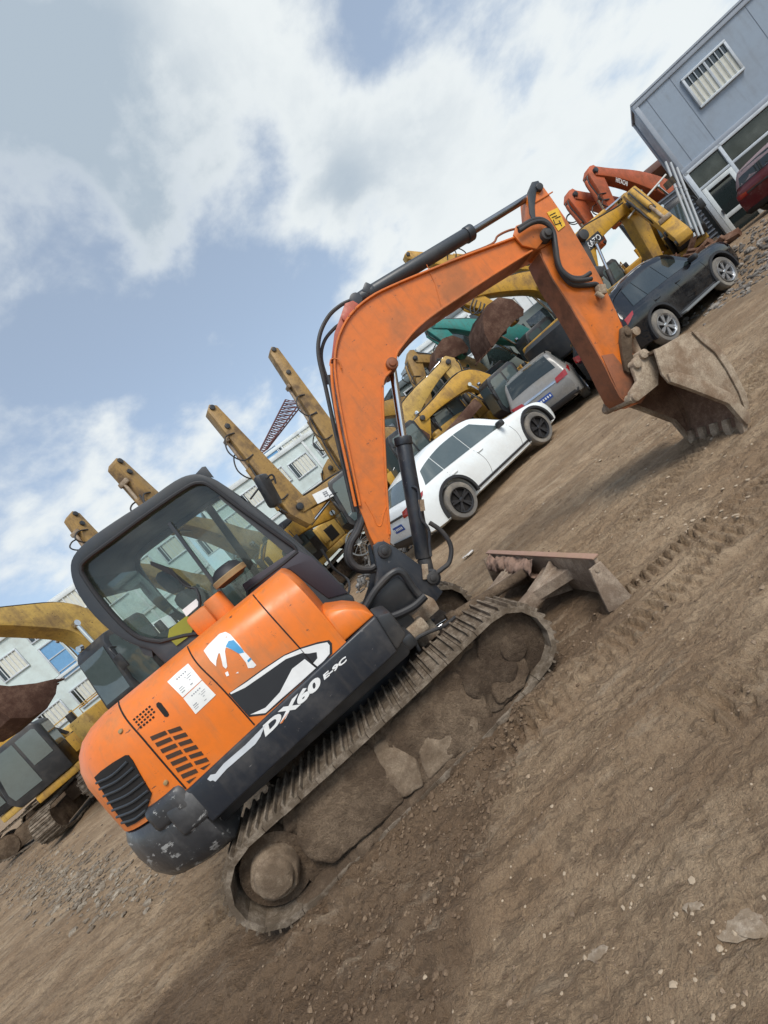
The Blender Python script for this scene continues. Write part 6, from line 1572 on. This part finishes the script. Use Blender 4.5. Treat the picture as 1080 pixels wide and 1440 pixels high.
for x in (.20, 1.04): mb.box((x, .0, (zd0 + zd1) / 2), (.13, .05, zd1 - zd0), .006)
for zz in (zd0 + .07, zd1 - .07, zd0 + .75): mb.box((.62, .0, zz), (.72, .05, .14), .006)
dr = part('door', mb, FRAMEW, rb)
mb = MB(); mb.box((.62, .0, zd0 + 1.25), (.72, .01, .9)).box((.62, .0, zd0 + .42), (.72, .01, .5)); part('pane', mb, M['darkglass'], dr)
mb = MB(); mb.box((.24, -.05, zd0 + .95), (.03, .05, .16), .008); part('handle', mb, M['black'], dr)
# dark ribbed wall beside it
q0, q1 = Vector((13.1, 15.35, 0)), Vector((14.5, 15.62, 0)); d = (q1 - q0); ang = math.atan2(d.y, d.x)
cw = thing('corrugated_wall', 'dark ribbed steel wall panel under the left end of the blue grey cabin', 'wall', q0, ang)
mb = MB(); mb.box((d.length / 2, .05, 1.75), (d.length, .06, 2.7)); part('panel', mb, M['navy'], cw)
mb = MB()
for k in range(18): mb.box((d.length / 2, .005, .5 + .15 * k), (d.length - .04, .05, .05), .008)
part('ribs', mb, plain('rib_grey', (.10, .115, .14), .5), cw)
# leaning pipes
for a, c, lab in (((936, 228), (977, 333), 'grey pipe leaning by the cabin corner, leftmost of the close set'), ((943, 229), (983, 332), 'grey pipe leaning by the cabin corner, second from left of the close set'), ((952, 236), (989, 330), 'thin grey pipe leaning nearest the dark ribbed wall')):
    p, q = at(*a, 13.9), at(*c, 13.2)
    mb = MB(); mb.cyl(p, q, .034, seg=14).cyl(p.lerp(q, .34), p.lerp(q, .36), .044, seg=14); o = part('leaning_pipe', mb, plain('pipe_grey', (.34, .36, .37), .55)); tag(o, lab, 'pipe', 'pipes leaning by the cabin')
p, q = at(884, 306, 13.0), at(936, 246, 13.7)
mb = MB(); mb.cyl(p, q, .028, seg=12); o = part('leaning_pipe', mb, plain('pale_pipe', (.55, .54, .5), .4)); tag(o, 'long pale pipe running level across the yellow booms', 'pipe')
# shed with a brown roof behind the red machines
P = at(905, 248, 22); Q = at(938, 212, 22)
sh = thing('shed', 'open shed with a brown sheet roof just left of the blue grey cabin', 'shed', (P.x, P.y, 0), math.atan2(Q.y - P.y, Q.x - P.x))
W_ = 5.0
mb = MB(); mb.box((W_ / 2, 1.5, P.z), (W_, 3.4, .30), .02); part('roof', mb, paint('brown_sheet', (.13, .06, .05), .6), sh)
for x in (.1, W_ - .1):
    for y in (.1, 2.9): mb = MB(); mb.box((x, y, P.z / 2), (.14, .14, P.z), .01); part('post', mb, M['cabgrey'], sh)
mb = MB(); mb.box((W_ / 2, 3.0, P.z / 2), (W_, .08, P.z)); part('back_wall', mb, panel_mat('shed_wall', (.10, .09, .085)), sh)
# heap of scrap between the machines
def heap(name, label, c, n, rad, hgt, mats, smin=.15, smax=.6):
    mb = MB()
    for k in range(n):
        a, r = random.uniform(0, 6.28), rad * math.sqrt(random.random()); x, y = c[0] + r * math.cos(a), c[1] + r * math.sin(a); z = ground_h(x, y) + hgt * (1 - r / rad) * random.random()
        s = random.uniform(smin, smax)
        mb.box((x, y, z + s * .2), (s * random.uniform(.5, 2.2), s * random.uniform(.15, .5), s * random.uniform(.1, .5)), .01, (random.uniform(-.8, .8), random.uniform(-.8, .8), random.uniform(0, 3.1)))
    o = part(name, mb, mats); tag(o, label, 'scrap', kind='stuff'); return o
heap('scrap_heap', 'dark heap of scrap metal between the yellow machines and the black vehicle', (11.0, 14.3), 150, 1.6, 1.5, M['rust'])
heap('scrap_heap', 'pale heap of broken parts piled beyond the cab', (-.9, 11.6), 110, .9, .7, mud_mat('pale_scrap', (.10, .09, .08), (.42, .41, .39), 1.5, .2), .06, .25)
heap('scrap_heap', 'brown heap of old machine parts behind the white car', (4.2, 15.0), 130, 1.4, 1.1, M['rust'])
# yellow loose crane boom
p, q = at(690, 560, 17.4), at(832, 447, 17.4); d = q - p
lb = thing('loose_boom', 'long yellow loose crane boom on trestles behind the silver SUV', 'boom', (p.x, p.y, 0), math.atan2(d.y, d.x))
mb = MB(); mb.box((d.length / 2, 0, p.z), (d.length, .34, .34), .03); mb.box((.55, 0, p.z - .04), (1.7, .46, .52), .04); part('beam', mb, YEL, lb)
mb = MB(); mb.box((-.3, .22, p.z - .2), (.5, .06, .5), .02).box((-.3, -.22, p.z - .2), (.5, .06, .5), .02); part('fork_end', mb, M['rust'], lb)
for x in (.7, d.length - .6): mb = MB(); mb.box((x, 0, (p.z - .3) / 2), (.2, .8, p.z - .3), .02); part('trestle', mb, M['mud'], lb)
mb = MB(); p, q = at(612, 634, 12.6), at(672, 566, 13.4); d = q - p
mb.box((p + q) / 2, (d.length, .12, .30), .02, (0, -math.asin(d.z / d.length), math.atan2(d.y, d.x))); o = part('steel_beam', mb, RUSTB); tag(o, 'rusty flat steel beam lying behind the white car roof', 'beam')
# grey van
pv = at(742, 468, 19.5)
vt = thing('van', 'grey green van with a row of side windows behind the loose yellow boom', 'van', (pv.x, pv.y + .9, 0), R(183))
VP = panel_mat('van_grey_green', (.20, .235, .22), (.2, .17, .13), .5); hV = pv.z + .75
mb = MB(); mb.prism([(-2.6, .5), (2.2, .5), (2.75, .75), (2.7, 1.5), (2.1, hV - .1), (1.8, hV), (-2.4, hV), (-2.62, hV - .15)], -.9, .9, .08, seg=3); part('body', mb, VP, vt)
for sg in (-1, 1):
    for x0, x1 in ((-2.4, -1.35), (-1.2, -.2), (-.05, .85), (1.0, 1.95)):
        mb = MB(); mb.prism([(x0, pv.z - .42), (x1 + (.35 if x1 > 1.5 else 0), pv.z - .42), (x1, pv.z + .42), (x0, pv.z + .42)], sg * .9 - .006 + sg * .004, sg * .9 + .006 + sg * .004, .004); part('window', mb, M['darkglass'], vt)
mb = MB(); mb.loft([[Vector((x + .012, y, z)) for y in (-.7, .7)] + [Vector((x, y, z)) for y in (.7, -.7)] for x, z in ((2.66, 1.55), (2.14, hV - .16))]); part('windscreen', mb, M['darkglass'], vt)
for x in (-1.6, 1.7):
    for sg in (-1, 1): mb = MB(); mb.cyl((x, sg * .68, .38), (x, sg * .92, .38), .38, seg=28, bev=.04); part('wheel', mb, TYRE, vt)
# lattice jib
a, c = at(368, 640, 45), at(425, 562, 45); 
lj = MB(); ax = Vector((0, 0, 1)); d = c - a; sd_ = Vector((.0, 1.2, 0)); upv = Vector((-.55, 0, .45)) * 2.2
ends = []
for o in (Vector((0, 0, 0)), upv, sd_): lj.tube([a + o * .25, c + o], .07, 6, False)
n = 14
for k in range(n):
    t0, t1 = k / n, (k + 1) / n
    for o1, o2 in ((Vector((0, 0, 0)), upv), (upv, sd_)):
        f = lambda o, t: a.lerp(c, t) + o * (.25 + .75 * t)
        lj.tube([f(o1, t0), f(o2, (t0 + t1) / 2)], .04, 5, False); lj.tube([f(o2, (t0 + t1) / 2), f(o1, t1)], .04, 5, False)
lj.cyl((a.x, a.y, 0), a, .25, seg=8)
o = part('lattice_crane', lj, plain('dark_red_steel', (.13, .05, .05), .6)); tag(o, 'dark lattice crane jib far off above the pale container house', 'crane')
# tyre with a spoked rim lying beyond the cab
p = at(505, 762, 11.0)
wt = thing('spoked_wheel', 'wire spoked wheel leaning among rubble just left of the orange boom foot', 'wheel', p, R(20))
mb = MB(); mb.lathe([(.30, -.03), (.33, -.03), (.335, .0), (.33, .03), (.30, .03)], 32); part('rim', mb, M['seatgrey'], wt)
mb = MB()
for k in range(12):
    a_ = 2 * math.pi * k / 12; mb.tube([(0, 0, 0), (.31 * math.cos(a_), 0, .31 * math.sin(a_))], .006, 5, False)
part('spokes', mb, M['seatgrey'], wt)
# litter on the ground near the white car
for px, py, s, lab in ((648, 664, .16, 'scrap of white paper on the mud nearest the white car rear wheel'), (715, 612, .17, 'crumpled pale rag on the mud below the white car front wheel'), (757, 596, .10, 'small white scrap by the white car front tyre'), (728, 596, .12, 'white plastic scrap between the two crumpled pieces by the white car'), (662, 782, .14, 'flattened pale scrap lying left of the dozer blade'), (690, 636, .14, 'torn pale scrap lying alone on the mud between wheel and blade')):
    g_ = gnd(px, py); mb = MB(); n_ = 7; b = mb.bm
    vs = [[b.verts.new((g_.x + s * (i / n_ - .5) * 1.6, g_.y + s * (j / n_ - .5), ground_h(g_.x, g_.y) + .02 + .05 * abs(noise.noise(Vector((i * .7 + px, j * .7, 0)))))) for j in range(n_)] for i in range(n_)]
    for i in range(n_ - 1):
        for j in range(n_ - 1):
            if (i in (0, n_ - 2) and j in (0, n_ - 2)): continue
            b.faces.new((vs[i][j], vs[i + 1][j], vs[i + 1][j + 1], vs[i][j + 1]))
    bmesh.ops.delete(b, geom=[v for v in b.verts if not v.link_faces], context='VERTS')
    bmesh.ops.solidify(b, geom=b.faces[:], thickness=.006)
    o = part('litter', mb, plain('litter_white', (.6, .57, .52), .8)); tag(o, lab, 'litter', 'scraps lying on the mud')
# lumps of pale mortar on the mud in front
for px, py, s, lab in ((1040, 1300, .05, 'largest pale mortar lump on the mud at lower right'), (980, 1282, .018, 'second pale mortar lump just left of the largest at lower right'), (845, 1340, .03, 'long pale smear of mortar low on the mud at right')):
    g_ = gnd(px, py); mb = MB(); b = bmesh.new(); bmesh.ops.create_icosphere(b, subdivisions=3, radius=1)
    for v in b.verts: v.co *= 1 + .5 * noise.fractal(v.co * 1.7 + Vector((px, 0, 0)), .7, 2, 4)
    mb.add(b, Matrix.Translation((g_.x, g_.y, ground_h(g_.x, g_.y))) @ Matrix.Rotation(R(-25), 4, 'Z') @ Matrix.Diagonal((s * 1.5, s * .8, s * .16, 1))); o = part('mortar_lump', mb, mud_mat('pale_mortar', (.27, .205, .14), (.46, .38, .29), 20, .4, .01)); tag(o, lab, 'mortar', 'mortar lumps on the mud')
